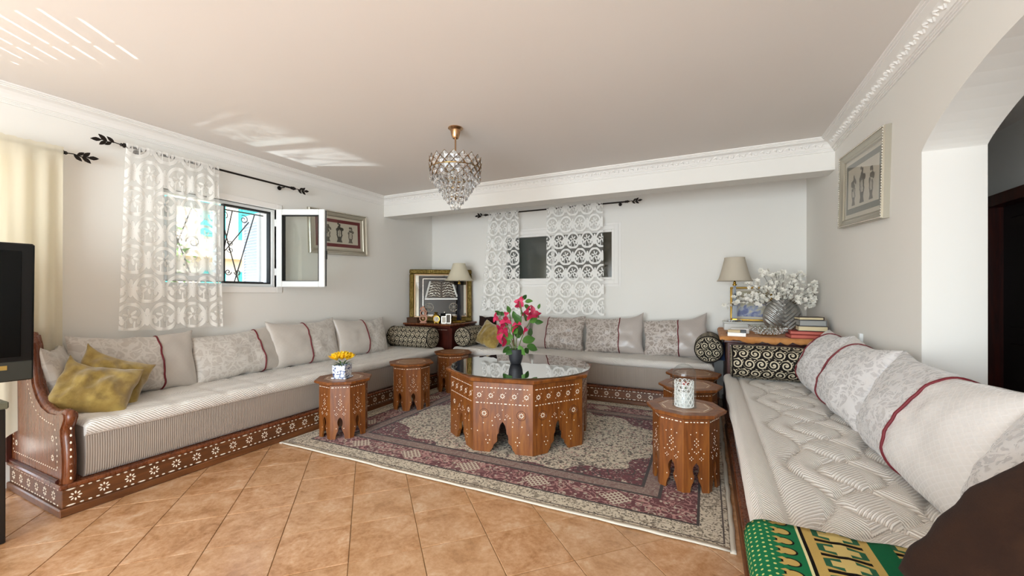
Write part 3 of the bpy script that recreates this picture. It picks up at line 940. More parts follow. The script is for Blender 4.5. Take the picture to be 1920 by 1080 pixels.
def qsoft(x, y):
    t = min(1.0, min(abs(math.fmod(x, 0.31)-0.155), abs(y-0.12), abs(y-0.4+0.12*cos(2*pi*x/0.62)))/0.05)
    return -0.010*(1-t)**1.5
pad('ivory quilted cover on the sofa under the garden window', (-3.240, 1.055, 0.472), pi/2, 3.57, 0.765, 0.024, qsoft, seed=1)
pad('ivory quilted cover on the sofa along the back wall', (-3.17, 4.712, 0.472), 0, 3.24, 0.67, 0.026, qsoft, seed=5)
pad('ivory quilted cover stitched in ovals on the right-hand sofa', (0.150, 4.235, 0.472), -pi/2, 3.9, 0.78, 0.009, qseam, seed=9)

# ------------------------------------------------------------------ cushions
def pillow_pt(a, b, side, w, h, t, seed, wr, ear=(0, 0), pin=1.0):
    ea, eb = max(0.0, 1-a*a), max(0.0, 1-b*b)
    th = t/2*(ea*eb)**0.40*(1 - 0.22*b)
    ed = (1-ea*eb)
    th += wr*ea*eb*(vnoise(a*4+seed, b*3, side*3.1) + 0.6*vnoise(a*9+seed, b*6, side) + 1.1*ed*max(0.0, abs(a)-0.45)*2*vnoise(a*3+seed, b*13, side*2.0))
    x = a*w/2*(1 - pin*0.055*eb*a*a) + 0.006*vnoise(b*4+seed, a*3, 7)
    z = h/2 + b*h/2*(1 - pin*0.07*ea*b*b) + 0.008*vnoise(a*4, b*3+seed, 4)
    if b > 0: z += (ear[1]*max(0, a)**3 + ear[0]*max(0, -a)**3)*b*b
    return x, -side*th, z
def cushion(label, w, h, t, loc, yaw, lean, mat, cord=None, seed=0, group=None, roll=0.0, wr=0.012, name='cushion', nu=34, nv=22, ear=(0.02, 0.02), pin=1.0):
    m = MB(); uv = []; x0 = cord[0] if cord else -9.0; sg = cord[1] if cord else 1
    for side in (1, -1):
        o_ = len(m.v); W = nu+1
        for j in range(nv+1):
            for i in range(nu+1):
                a = -cos(pi*i/nu)*0.6 + (2*i/nu-1)*0.4; b = -cos(pi*j/nv)*0.6 + (2*j/nv-1)*0.4
                p = pillow_pt(a, b, side, w, h, t, seed, wr, ear, pin)
                m.v.append(p); uv.append(((p[0]-x0)*sg, p[2]+seed*0.37))
        for j in range(nv):
            for i in range(nu):
                f = (o_+j*W+i, o_+j*W+i+1, o_+(j+1)*W+i+1, o_+(j+1)*W+i)
                m.f.append(f if side == 1 else f[::-1])
    o = m.obj(name, mat, None, 179, uv, fix=False)
    o.matrix_world = T(loc) @ RZ(yaw) @ RX(-lean) @ T((0, 0, h/2)) @ RY(roll) @ T((0, 0, -h/2))
    if cord:
        a = 2*cord[0]/w; pts = []
        N = 26
        for j in range(N+1): pts.append(pillow_pt(a, -cos(pi*j/N), 1, w, h, t+0.010, seed, wr*0.75, ear))
        for j in range(1, N): pts.append(pillow_pt(a, cos(pi*j/N), -1, w, h, t+0.010, seed, wr*0.75, ear))
        MB().tube(pts, 0.0062, 8, True).obj('trim_cord', CORD, o, 179)
    return tag(o, label, 'cushion', group)
GC = 'long damask sofa cushions'
# left sofa: (y0, y1, cord y)
for k, (y0, y1, yc, h, ln, sd, lab) in enumerate((
        (1.16, 1.92, 1.66, 0.45, 15, 1, 'silver damask cushion with crimson cord behind the two mustard cushions'),
        (1.88, 2.66, 2.45, 0.42, 20, 2, 'silver damask cushion second from the television on the left sofa'),
        (2.55, 3.36, 2.95, 0.46, 15, 3, 'silver damask cushion below the open window leaf'),
        (3.33, 4.14, 3.75, 0.44, 14, 4, 'silver damask cushion below the red-matted picture, next to the scroll bolster'))):
    side = -1 if k < 2 else 1
    cushion(lab, y1-y0, h, 0.21, (-3.80, (y0+y1)/2, SEAT-0.018), pi/2, radians(ln), DAM_L, (yc-(y0+y1)/2, side), sd, GC, roll=radians((1.5, -2, 1, 3)[k]), ear=((0.03, 0.015), (0.0, 0.03), (0.02, 0.045), (0.02, 0.035))[k], wr=0.016)
cushion('plain grey-beige cushion squeezed into the end of the left sofa', 0.36, 0.40, 0.14, (-3.79, 1.16, SEAT-0.01), radians(150), radians(12), DAM_L, None, 6)
# back sofa
for k, (x0, x1, xc, h, sd, lab) in enumerate((
        (-2.74, -2.20, -2.40, 0.45, 11, 'taupe damask cushion seen behind the pink flowers'),
        (-2.18, -1.43, -1.93, 0.45, 12, 'taupe damask cushion just right of the flowering plant'),
        (-1.43, -0.69, -0.98, 0.46, 13, 'taupe damask cushion below the right-hand end of the dark window'),
        (-0.70, 0.02, -0.30, 0.46, 14, 'taupe damask cushion next to the round scroll bolster'))):
    side = -1 if k >= 2 or k == 0 else 1
    cushion(lab, x1-x0, h, 0.20, ((x0+x1)/2, 5.11, SEAT-0.018), 0, radians(14), DAM_B, (xc-(x0+x1)/2, side), sd, GC, roll=radians((-1, 1, -2, -3)[k]), ear=((0.02, 0.0), (0.0, 0.03), (-0.01, 0.055), (-0.02, 0.07))[k], wr=0.016)
# right sofa
for k, (y0, y1, yc, h, sd, lab) in enumerate((
        (3.50, 4.12, 3.90, 0.47, 21, 'white damask cushion leaning by the right corner table'),
        (2.74, 3.50, 3.25, 0.47, 22, 'white damask cushion under the cable duct, second along the right sofa'),
        (1.72, 2.72, 2.12, 0.47, 23, 'big white damask cushion in front of the arch edge'),
        (1.10, 1.76, 1.42, 0.46, 24, 'white damask cushion partly behind the chocolate cushion'))):
    side = 1 if k < 2 else -1
    cushion(lab, y1-y0, h, 0.30, (0.74, (y0+y1)/2, SEAT-0.02), -pi/2, radians(20), DAM_R, (-(yc-(y0+y1)/2), side), sd, GC, wr=0.016, nu=44, nv=28)
cushion('mustard plush cushion lying lowest at the end of the left sofa', 0.39, 0.34, 0.17, (-3.45, 1.155, SEAT-0.03), radians(66), radians(34), GOLD_PLUSH, None, 31, 'mustard plush cushions', roll=radians(15), wr=0.03, ear=(0.06, 0.0))
cushion('mustard plush cushion tipped on top beside the damask cushion', 0.38, 0.33, 0.16, (-3.56, 1.29, SEAT-0.005), radians(80), radians(24), GOLD_PLUSH, None, 32, 'mustard plush cushions', roll=radians(24), wr=0.03, ear=(0.06, 0.0))
cushion('mustard plush cushion on the back sofa beside the flowers', 0.42, 0.36, 0.15, (-2.74, 4.90, SEAT-0.005), radians(-8), radians(30), GOLD_PLUSH, None, 33, 'mustard plush cushions', roll=radians(16), wr=0.015)
cushion('near-black plush cushion behind the mustard one on the back sofa', 0.38, 0.42, 0.12, (-2.86, 5.20, SEAT-0.01), radians(4), radians(12), DARK_PLUSH, None, 34, roll=radians(-4))
cushion('large chocolate plush cushion in the near right corner', 0.42, 0.42, 0.19, (0.61, 1.05, 0.505), radians(-30), radians(40), BROWN_PLUSH, None, 35, roll=radians(27), wr=0.010, nu=44, nv=30, ear=(0.0, 0.0), pin=-1.9)
cushion('small navy cushion wedged between the two right-hand bolsters', 0.34, 0.22, 0.12, (0.10, 5.0, SEAT-0.005), radians(-20), radians(20), NAVY, None, 36)

def bolster(label, c, axis, L, r, mat, fl=1.0):
    """round bolster with flat scroll-printed ends; axis 'x' or 'y'"""
    m = MB(); uv = []; n = 36
    prof_ = [(-L/2, r*0.0), (-L/2, r*0.45), (-L/2, r*0.86), (-L/2+0.012, r*0.965), (-L/2+0.035, r), (-L/4, r*1.02), (0, r*1.03), (L/4, r*1.02), (L/2-0.035, r), (L/2-0.012, r*0.965), (L/2, r*0.86), (L/2, r*0.45), (L/2, 0.0)]
    k_ = len(prof_)
    for i in range(n+1):
        a = 2*pi*i/n
        for q, (s_, rr) in enumerate(prof_):
            p = (s_, rr*sin(a), rr*cos(a)*fl)
            m.v.append(p)
            uv.append((rr*sin(a)+0.3, rr*cos(a)+0.3) if q < 3 or q > k_-4 else (s_+0.5, r*a))
    for i in range(n):
        for q in range(k_-1): m.f.append((i*k_+q, i*k_+q+1, (i+1)*k_+q+1, (i+1)*k_+q))
    o = m.obj('bolster', mat, None, 50, uv)
    o.location = c; o.rotation_euler = (0, 0, 0 if axis == 'x' else pi/2)
    tag(o, label, 'bolster', 'black and cream scroll bolsters')
    for s_ in (-1, 1):
        MB().tube([(s_*(L/2-0.012), r*0.975*sin(2*pi*i/28), r*0.975*fl*cos(2*pi*i/28)) for i in range(28)], 0.006, 6, True).obj('piping', mat, o, 179)
    return o
bolster('black and cream scroll bolster across the far end of the left sofa', (-3.66, 4.47, SEAT+0.135), 'x', 0.70, 0.14, ARAB_S)
bolster('small scroll bolster beside the near-black cushion on the back sofa', (-3.055, 5.05, SEAT+0.13), 'y', 0.56, 0.135, ARAB_S)
bolster('scroll bolster showing its round end on the back sofa', (0.02, 5.02, SEAT+0.145), 'y', 0.56, 0.14, ARAB_S)
bolster('big scroll bolster across the far end of the right sofa', (0.47, 4.09, SEAT+0.14), 'x', 0.56, 0.14, ARAB)

# ------------------------------------------------------------------ rug
RUG_C, RHX, RHY = (-1.54, 3.445), 1.645, 1.205
def m_rug():
    m = Mat('persian_rug_wool', rough=0.95, spec=0.1)
    x, y, z = m.coords('Object')
    P = m.vec(x, y, 0.0)
    dx, dy = RHX - m.abs(x), RHY - m.abs(y)
    d = m.min(dx, dy)
    wob = (m.noise(P, 7.0, 2.0)-0.5)
    v1 = m.voro(P, 30.0); v2 = m.voro(P, 52.0); v3 = m.voro(P, 17.0)
    rc = m.node('ShaderNodeTexVoronoi'); m.plug(rc.inputs['Vector'], P); rc.inputs['Scale'].default_value = 30.0
    rnd = m.node('ShaderNodeSeparateColor'); m.nt.links.new(rc.outputs['Color'], rnd.inputs[0]); rnd = S(m, rnd.outputs[0])
    vine = m.smooth(0.05, 0.025, m.abs(m.noise(P, 11.0, 1.0, 0.5, 1.5)-0.5))
    vine2 = m.smooth(0.06, 0.03, m.abs(m.noise(P, 24.0, 1.0, 0.5, 1.0)-0.5))
    spot = m.smooth(0.36, 0.24, v1); spot2 = m.smooth(0.34, 0.24, v2); flower = m.smooth(0.30, 0.16, v3)
    ringf = m.smooth(0.07, 0.03, m.abs(v3-0.34))
    CRM, BUR, PNK, DRK, OLV, TAU = '#d8cbb2', '#66202a', '#b8837c', '#2b211f', '#655c42', '#8d766a'
    accent = m.ramp(rnd, [(0.0, DRK), (0.35, BUR), (0.55, OLV), (0.75, PNK), (0.9, DRK)], 'CONSTANT')
    light = m.ramp(rnd, [(0.0, CRM), (0.4, PNK), (0.6, '#d8ccb4'), (0.85, OLV)], 'CONSTANT')
    field = m.mix(spot*0.9, CRM, accent)
    field = m.mix(vine2*0.85, field, '#3a2c26')
    field = m.mix(flower*0.5, field, PNK)
    span = m.mix(spot*0.85, BUR, light)
    span = m.mix(vine*0.8, span, DRK)
    span = m.mix(spot2*0.55, span, '#c9a79a')
    r, a = m.polar(x, y)
    r = ((m.abs(x)/1.18)**2.4 + (m.abs(y)/0.74)**2.4)**0.41667
    inside = m.lt(r + 0.05*m.sin(a*16.0) + wob*0.10, 1.0)
    inner = m.mix(inside, span, field)
    # pale central star
    cen = m.lt(r + 0.04*m.sin(a*16.0), 0.30)
    inner = m.mix(cen*0.7, inner, span)
    border = m.mix(spot*0.8, '#611d26', light)
    border = m.mix(spot2*0.3, border, '#c9a79a')
    border = m.mix(vine*0.9, border, PNK)
    border = m.mix(ringf*0.5, border, CRM)
    s_ = m.mix(m.lt(dx, dy), m.vec(x, x, x), m.vec(y, y, y))
    ss = m.node('ShaderNodeSeparateXYZ'); m.nt.links.new(s_, ss.inputs[0]); ss = S(m, ss.outputs[0])
    t = (m.fract(ss/0.52 + 0.5)-0.5)*0.52; db = d - 0.255
    dia = m.lt(m.abs(t)/0.105 + m.abs(db)/0.085, 1.0)
    lat = m.max(m.gt(m.sin((t+db)*170.0), 0.3), m.gt(m.sin((t-db)*170.0), 0.3))
    border = m.mix(dia, border, m.mix(lat, '#6b2a30', '#d2c4ac'))
    guard = m.mix(spot2, CRM, m.mix(rnd, DRK, OLV))
    guard = m.mix(vine2*0.7, guard, '#6b5a46')
    inner_guard = m.mix(spot2*0.7, TAU, '#b3a08e')
    inner_guard = m.mix(vine2*0.5, inner_guard, BUR)
    c = inner
    def band(c, lo, hi, col): return m.mix(m.gt(d, lo)*m.lt(d, hi), c, col)
    c = band(c, 0.465, 0.485, DRK)
    c = band(c, 0.375, 0.465, inner_guard)
    c = band(c, 0.355, 0.375, DRK)
    c = band(c, 0.155, 0.355, border)
    c = band(c, 0.140, 0.155, DRK)
    c = band(c, 0.0, 0.140, guard)
    c = band(c, 0.022, 0.030, '#4a3c34')
    c = m.mix(m.noise(P, 220.0, 2.0)*0.2, c, '#8c7a6c')
    m.set('Base Color', c); m.set('Sheen Weight', 0.15)
    m.bump(m.noise(P, 350.0, 2.0), 0.5, 0.003)
    return m.mat
rug = tag(MB().bbox(-RHX, RHX, -RHY, RHY, 0.0015, 0.011, 0.003).obj('persian_rug', m_rug()), 'burgundy and cream Persian rug under the tables', 'rug')
rug.location = (RUG_C[0], RUG_C[1], 0)
FRINGE = Mat('cream_rug_edge', '#d8cfbd', 0.95).mat
for (x0, x1, y0, y1) in ((-RHX, RHX, -RHY-0.028, -RHY), (RHX, RHX+0.026, -RHY-0.028, RHY), (-RHX-0.026, -RHX, -RHY-0.028, RHY)):
    m = MB(); L = max(x1-x0, y1-y0); n = 60
    def fe(u, v, x0=x0, x1=x1, y0=y0, y1=y1):
        w = 0.004*vnoise((x0+u*(x1-x0))*9, (y0+v*(y1-y0))*9, 3)
        return (x0+u*(x1-x0) + w, y0+v*(y1-y0) + w, 0.0075 + 0.0015*vnoise(u*40, v*40, 1))
    nu_, nv_ = (n, 2) if x1-x0 > y1-y0 else (2, n)
    m.grid(fe, nu_, nv_)
    o = m.obj('edge_band', FRINGE, rug, 60)
    sm = o.modifiers.new('thick', 'SOLIDIFY'); sm.thickness = 0.006; sm.offset = -1

# ------------------------------------------------------------------ octagonal inlaid tables
RZ0 = 0.0112
def octagon(r, a0): return [(r*cos(a0+k*pi/4), r*sin(a0+k*pi/4)) for k in range(8)]
def oct_slab(levels, a0):
    """stacked octagon outlines (r, z) closed into a solid"""
    m = MB(); vs_ = []; fs = []
    for r, z in levels: vs_ += [(x, y, z) for x, y in octagon(r, a0)]
    n = len(levels)
    for j in range(n-1):
        for i in range(8): fs.append((j*8+i, j*8+(i+1) % 8, (j+1)*8+(i+1) % 8, (j+1)*8+i))
    fs.append(tuple(range(8))[::-1]); fs.append(tuple((n-1)*8+i for i in range(8)))
    return m.add(vs_, fs)
def panel_outline(w, h, half):
    """side panel with an arch cut out of its foot; half = (x, z) of the right half of the cut, from the floor to the apex"""
    pts = [(-w/2, 0)] + [(-x, z) for x, z in half] + [(x, z) for x, z in half[::-1] if x > 1e-6] + [(w/2, 0), (w/2, h), (-w/2, h)]
    return pts
def panel_mesh(name, w, h, half, th, mat):
    m = MB().prism(panel_outline(w, h, half), -th, 0.0, Mxz)       # outer face at y = 0, facing -y after the turn
    me = MB().add([(x, y, z) for x, y, z in m.v], m.f).data(name)
    me.materials.append(mat); return me

def shared(name, m, mat, fix=True):
    me = m.data(name, fix=fix); me.materials.append(mat); return me

# -- coffee table
CT = (-1.534, 3.377); CR = 0.628; CA = radians(213.165)
ct = tag(empty('coffee_table', (CT[0], CT[1], RZ0)), 'octagonal inlaid wooden coffee table with arched feet', 'table')
ap, sw = CR*cos(pi/8), 2*CR*sin(pi/8)
ARCH_T = [(0.128, 0.0), (0.122, 0.012), (0.106, 0.028), (0.096, 0.042), (0.090, 0.062), (0.070, 0.074), (0.056, 0.088), (0.058, 0.118), (0.054, 0.140), (0.040, 0.152), (0.036, 0.185), (0.026, 0.215), (0.012, 0.232), (0.0, 0.245)]
pm = panel_mesh('side_panel', sw, 0.548, [(x*0.8, z) for x, z in ARCH_T], 0.026, WOOD)
dm = MB()
dash_row(dm, -sw/2+0.02, sw/2-0.02, 0.502); dash_row(dm, -sw/2+0.02, sw/2-0.02, 0.382)
LINES = shared('inlay_line', dm, INLAY, False)
dd = MB()
dots(dd, [(-0.085, 0.245), (-0.08, 0.21), (-0.155, 0.225), (0.085, 0.245), (0.08, 0.21), (0.155, 0.215), (0.0, 0.335), (-0.12, 0.13), (0.12, 0.13), (-0.135, 0.095), (-0.105, 0.095), (0.135, 0.095), (0.105, 0.095), (-0.12, 0.07), (0.12, 0.07),
          (-0.02, 0.262), (0.02, 0.262), (0.06, 0.275), (-0.06, 0.275), (0.205, 0.16), (-0.205, 0.16)])
for k in range(5): dots(dd, [(-0.19+k*0.095+0.026, 0.468), (-0.19+k*0.095-0.026, 0.416)], 0.0035)
DOTS_T = shared('inlay_dots', dd, INLAY, False)
# carved roundels round the rosettes, a slightly darker groove
gv = MB()
for x in (0.0,): gv.tube([(x+0.036*cos(2*pi*k/20), 0.0006, 0.300+0.036*sin(2*pi*k/20)) for k in range(20)], 0.0022, 4, True)
GROOVE = shared('carved_ring', gv, WOOD_DARK)
for k in range(8):
    ph = CA + pi/8 + k*pi/4
    p = new_obj('side_panel', pm, None, ct, T((ap*cos(ph), ap*sin(ph), 0)) @ RZ(ph + pi/2))
    for j in range(5): new_obj('inlay_rosette', ROS_BIG, None, p, T((-0.19 + j*0.095, 0, 0.442)))
    for x in (-0.15, 0.15): new_obj('inlay_rosette', ROS_BIG, None, p, T((x, 0, 0.300)))
    for x in (-0.036, 0.036): new_obj('inlay_cross', CROSS, None, p, T((x, 0, 0.292)))
    stuff(new_obj('inlay_line', LINES, None, p)); stuff(new_obj('inlay_dots', DOTS_T, None, p))
    for x in ((-0.15, 0.15) if k in (7, 0, 1, 2) else ()): new_obj('carved_ring', GROOVE, None, p, T((x, 0, 0)))
oct_slab([(0.60, 0.535), (0.655, 0.548), (0.668, 0.556), (0.672, 0.572), (0.664, 0.580), (0.640, 0.582)], CA).obj('table_top', WOOD, ct)
def m_tableglass():
    return m_glass('round_table_glass', (0.80, 0.88, 0.84, 1), 3.6)
gt_ = tag(MB().lathe([(0.0, 0.0), (0.622, 0.0), (0.626, 0.004), (0.622, 0.0085), (0.0, 0.0085)], 96).obj('glass_sheet', m_tableglass(), None, 40), 'round glass sheet lying on the octagonal coffee table', 'glass top')
gt_.location = (CT[0], CT[1], RZ0 + 0.584)
GT_Z = RZ0 + 0.5925

# -- stools
SR = 0.205; sap, ssw = SR*cos(pi/8), 2*SR*sin(pi/8)
ARCH_S = [(0.052, 0.0), (0.046, 0.03), (0.036, 0.055), (0.026, 0.068), (0.020, 0.09), (0.016, 0.105), (0.022, 0.118), (0.029, 0.138), (0.028, 0.158), (0.020, 0.176), (0.009, 0.188), (0.0, 0.196)]
spm = panel_mesh('side_panel', ssw, 0.455, [(x*0.74, z*0.95) for x, z in ARCH_S], 0.016, WOOD)
sl_ = MB(); dash_row(sl_, -ssw/2+0.006, ssw/2-0.004, 0.438, 0.019, 0.008, 0.006)
SLINE = shared('inlay_line', sl_, INLAY, False)
sd = MB()
dots(sd, [(0, 0.375), (-0.035, 0.362), (0.035, 0.362), (0, 0.335), (-0.011, 0.322), (0.011, 0.322), (0, 0.309), (-0.011, 0.318-0.02), (0.011, 0.298), (0, 0.287), (-0.026, 0.272), (0.026, 0.272), (0, 0.245), (-0.012, 0.254), (0.012, 0.254),
          (-0.045, 0.245), (0.045, 0.245), (-0.03, 0.09), (0.03, 0.09)], 0.0035)
SDOTS = shared('inlay_dots', sd, INLAY, False)
GROOVE_W = Mat('dark_groove', '#3a1c0c', 0.5).mat
def stool_proto():
    r = empty('octagonal_stool')
    for k in range(8):
        ph = pi/8 + k*pi/4
        p = new_obj('side_panel', spm, None, r, T((sap*cos(ph), sap*sin(ph), 0)) @ RZ(ph + pi/2))
        for x in (-0.03, 0.03): new_obj('inlay_cross', CROSS, None, p, T((x, 0, 0.212)))
        stuff(new_obj('inlay_line', SLINE, None, p)); stuff(new_obj('inlay_dots', SDOTS, None, p))
    tp = oct_slab([(0.19, 0.452), (0.228, 0.462), (0.244, 0.470), (0.246, 0.484), (0.240, 0.490), (0.176, 0.490), (0.174, 0.4845)], 0).obj('stool_top', WOOD, r)
    oct_slab([(0.173, 0.480), (0.173, 0.4885), (0.170, 0.4893)], 0).obj('top_inset', WOOD_TOP, tp)
    fl_ = MB()
    for k in range(8):
        a, b = octagon(0.150, 0)[k], octagon(0.150, 0)[(k+1) % 8]
        d = Vector((b[0]-a[0], b[1]-a[1], 0)); n_ = Vector((-d.y, d.x, 0)).normalized()*0.0025
        A, B = Vector((a[0], a[1], 0.4898)) + d*0.12, Vector((b[0], b[1], 0.4898)) - d*0.12
        fl_.add([A-n_, B-n_, B+n_, A+n_], [(0, 1, 2, 3)])
    fl_.obj('inlay_fillet', INLAY, tp)
    return r
stool = stool_proto()
for k, (x, y, a, lab) in enumerate((
        (-2.927, 2.631, 15.9, 'octagonal inlaid stool carrying the yellow flowers'),
        (-2.934, 3.557, 23.1, 'bare octagonal inlaid stool in the middle of the left sofa front'),
        (-2.955, 4.40, 20.0, 'octagonal inlaid stool in the far left corner by the corner table'),
        (-0.130, 2.941, 0.0, 'octagonal inlaid stool carrying the glass dome'),
        (-0.125, 3.66, 8.0, 'octagonal inlaid stool right behind the glass dome'),
        (-0.115, 4.20, 12.0, 'rearmost octagonal inlaid stool against the back sofa at right'))):
    o = stool if k == 0 else copy_tree(stool)
    o.location = (x, y, RZ0); o.rotation_euler = (0, 0, radians(a))
    tag(o, lab, 'stool', 'octagonal inlaid stools')
ST_Z = RZ0 + 0.4905

# ------------------------------------------------------------------ curtain rods and curtains
def leaf_mesh():
    m = MB(); P = [(0, 0), (0.014, 0.010), (0.030, 0.014), (0.046, 0.009), (0.060, 0), (0.046, -0.009), (0.030, -0.014), (0.014, -0.010)]
    k = len(P)
    top = [(x, y, 0.003 + (0.004 if abs(y) < 1e-6 else 0)) for x, y in P]; bot = [(x, y, -0.002) for x, y in P]
    m.add(top + bot + [(0.03, 0, 0.006)], [(i, (i+1) % k, 2*k) for i in range(k)] + [tuple(range(2*k-1, k-1, -1))] + [(k+i, k+(i+1) % k, (i+1) % k, i) for i in range(k)])
    return m.data('leaf', 40)
ROD_LEAF = leaf_mesh(); ROD_LEAF.materials.append(IRON)
def rod(label, p0, p1, wall, fins=(True, True)):
    """iron rod with twig finials; p0 to p1 world points"""
    p0, p1 = Vector(p0), Vector(p1); d = (p1-p0).normalized(); L = (p1-p0).length
    wall = Vector(wall); up = Vector((0, 0, 1))
    r = tag(empty('curtain_rod', p0), label, 'curtain rod', 'iron curtain rods with leaf finials')
    Mx = Matrix(((d.x, wall.x, 0, 0), (d.y, wall.y, 0, 0), (0, 0, 1, 0), (0, 0, 0, 1)))
    r.matrix_world = T(p0) @ Mx
    MB().tube([(0, 0, 0), (L, 0, 0)], 0.0095, 10).obj('rod', IRON, r, 40)
    for s_ in (0.10, L-0.10):
        MB().tube([(s_, 0, -0.012), (s_, 0.075, -0.012)], 0.006, 6).lathe([(0.022, 0), (0.022, 0.006)], 12, T((s_, 0.075, -0.012)) @ RX(-pi/2)).obj('bracket', IRON, r)
    for e, (x, sg) in enumerate(((0, -1), (L, 1))):
        if not fins[e]: continue
        f = MB().lathe([(0.0, -0.03), (0.012, -0.028), (0.016, -0.016), (0.011, -0.006), (0.018, 0.0), (0.018, 0.008), (0.010, 0.014), (0.013, 0.022), (0.006, 0.03)], 10, T((x, 0, 0)) @ RY(sg*pi/2))
        f.tube([(x+sg*0.02, 0, 0), (x+sg*0.06, 0, 0.004), (x+sg*0.10, 0, -0.004), (x+sg*0.135, 0, 0.004)], 0.0035, 6)
        fo = f.obj('finial', IRON, r, 50)
        for (t, a, sc) in ((0.06, 40, 0.9), (0.075, -38, 0.8), (0.10, 38, 1.0), (0.105, -45, 0.9), (0.13, -8, 1.0)):
            new_obj('leaf', ROD_LEAF, None, fo, T((x+sg*t, 0, 0)) @ RY(0 if sg > 0 else pi) @ RX(-pi/2) @ RZ(radians(a)) @ Matrix.Scale(sc, 4))
    return r
RODX = XL + 0.10
rod('iron curtain rod with leaf ends above the garden window', (RODX, 1.50, 2.362), (RODX, 2.88, 2.362), (-1, 0, 0))
rod('iron curtain rod with leaf ends above the dark back window', (-2.99, YW-0.10, 2.425), (-0.92, YW-0.10, 2.425), (0, 1, 0))
rod('iron curtain rod of the cream door curtain', (RODX+0.02, -1.30, 2.205), (RODX+0.02, 1.16, 2.205), (-1, 0, 0))

def curtain(name, label, cat, mat, p0, p1, q0, q1, folds, amp, full, out, group=None, seed=0, nz=26, head=True, rod_r=0.014):
    """cloth between the top line p0-p1 and the hem q0-q1, pleated along its width; out = direction of the pleats"""
    p0, p1, q0, q1, out = map(Vector, (p0, p1, q0, q1, out)); n = folds*8; vs_ = []; uv = []; fs = []
    w = (p1-p0).length; h = p0.z-q0.z
    for j in range(nz+1):
        t = j/nz
        for i in range(n+1):
            s_ = i/n
            a, b = p0.lerp(p1, s_), q0.lerp(q1, s_)
            c = a.lerp(b, t)
            ph = s_*folds*2*pi + 0.9*vnoise(s_*3+seed, t*1.4, 0)
            A = amp*(0.55 + 0.45*t)*(0.75 + 0.5*vnoise(s_*folds*0.7+seed, t*0.8, 5))
            dd = A*sin(ph)
            if head and t < 0.04: dd = rod_r*(1.0 if i % 2 else 0.6)
            c = c + out*(dd + 0.012*t*vnoise(s_*2, t*2, seed))
            if j == 0: c.z += 0.010*abs(vnoise(s_*30, 2, seed))
            if j == nz: c.z += 0.015*vnoise(s_*5, 1, seed)
            vs_.append(tuple(c)); uv.append((s_*w*full + seed*0.05, (1-t)*h))
    W = n+1
    for j in range(nz):
        for i in range(n): fs.append((j*W+i, j*W+i+1, (j+1)*W+i+1, (j+1)*W+i))
    m = MB(); m.add(vs_, fs)
    o = m.obj(name, mat, None, 179, uv, fix=False)
    return tag(o, label, cat, group)
curtain('lace_curtain', 'sheer white lace curtain hanging in front of the garden window', 'curtain', LACE_W, (RODX+0.012, 1.50, 2.375), (RODX+0.012, 2.145, 2.375), (RODX+0.015, 1.455, 0.955), (RODX+0.015, 2.18, 0.955), 9, 0.012, 1.35, (1, 0, 0), 'lace curtains', 1)
curtain('lace_curtain', 'narrow gathered lace curtain at the left end of the dark window', 'curtain', LACE, (-2.93, YW-0.114, 2.44), (-2.44, YW-0.114, 2.44), (-3.07, YW-0.115, 0.99), (-2.42, YW-0.115, 0.99), 8, 0.014, 1.6, (0, -1, 0), 'lace curtains', 2)
curtain('lace_curtain', 'wide lace curtain across the middle of the dark window', 'curtain', LACE, (-2.01, YW-0.114, 2.44), (-1.23, YW-0.114, 2.44), (-2.02, YW-0.115, 0.97), (-1.21, YW-0.115, 0.97), 9, 0.010, 1.3, (0, -1, 0), 'lace curtains', 3)
curtain('door_curtain', 'long cream curtain with soft folds behind the television', 'curtain', CREAM_SHEER, (RODX+0.03, 0.66, 2.23), (RODX+0.03, 1.165, 2.23), (RODX+0.03, 0.62, 0.06), (RODX+0.03, 1.165, 0.575), 5, 0.030, 1.3, (1, 0, 0), None, 4)
curtain('door_curtain', 'second cream curtain panel farther along the terrace door', 'curtain', CREAM_SHEER, (RODX+0.03, -1.25, 2.23), (RODX+0.03, -0.35, 2.23), (RODX+0.03, -1.25, 0.06), (RODX+0.03, -0.38, 0.06), 9, 0.022, 1.3, (1, 0, 0), None, 7)

# slatted shutter leaf standing ajar in the terrace door
tsh = tag(empty('terrace_shutter', (-4.15, 0.43, 0.0)), 'slatted shutter leaf standing ajar in the terrace door', 'shutter')
tsh.matrix_world = T((-4.15, 0.43, 0.0)) @ RZ(math.atan2(0.85, -0.52))
for x0, x1, z0, z1 in ((-0.20, -0.155, 0.02, 2.08), (0.155, 0.20, 0.02, 2.08), (-0.155, 0.155, 2.0, 2.08), (-0.155, 0.155, 0.02, 0.12)):
    MB().bbox(x0, x1, -0.015, 0.015, z0, z1, 0.003).obj('shutter_frame', UPVC, tsh)
MB().box(0.012, 0.024, -0.012, 0.012, 0.12, 2.0).obj('centre_stile', UPVC, tsh)
tsl = MB().box(-0.157, 0.157, -0.0015, 0.0015, 0.0, 0.0455).data('slat'); tsl.materials.append(UPVC)
for k in range(34): new_obj('slat', tsl, None, tsh, T((0, 0, 0.122 + k*0.0552)))

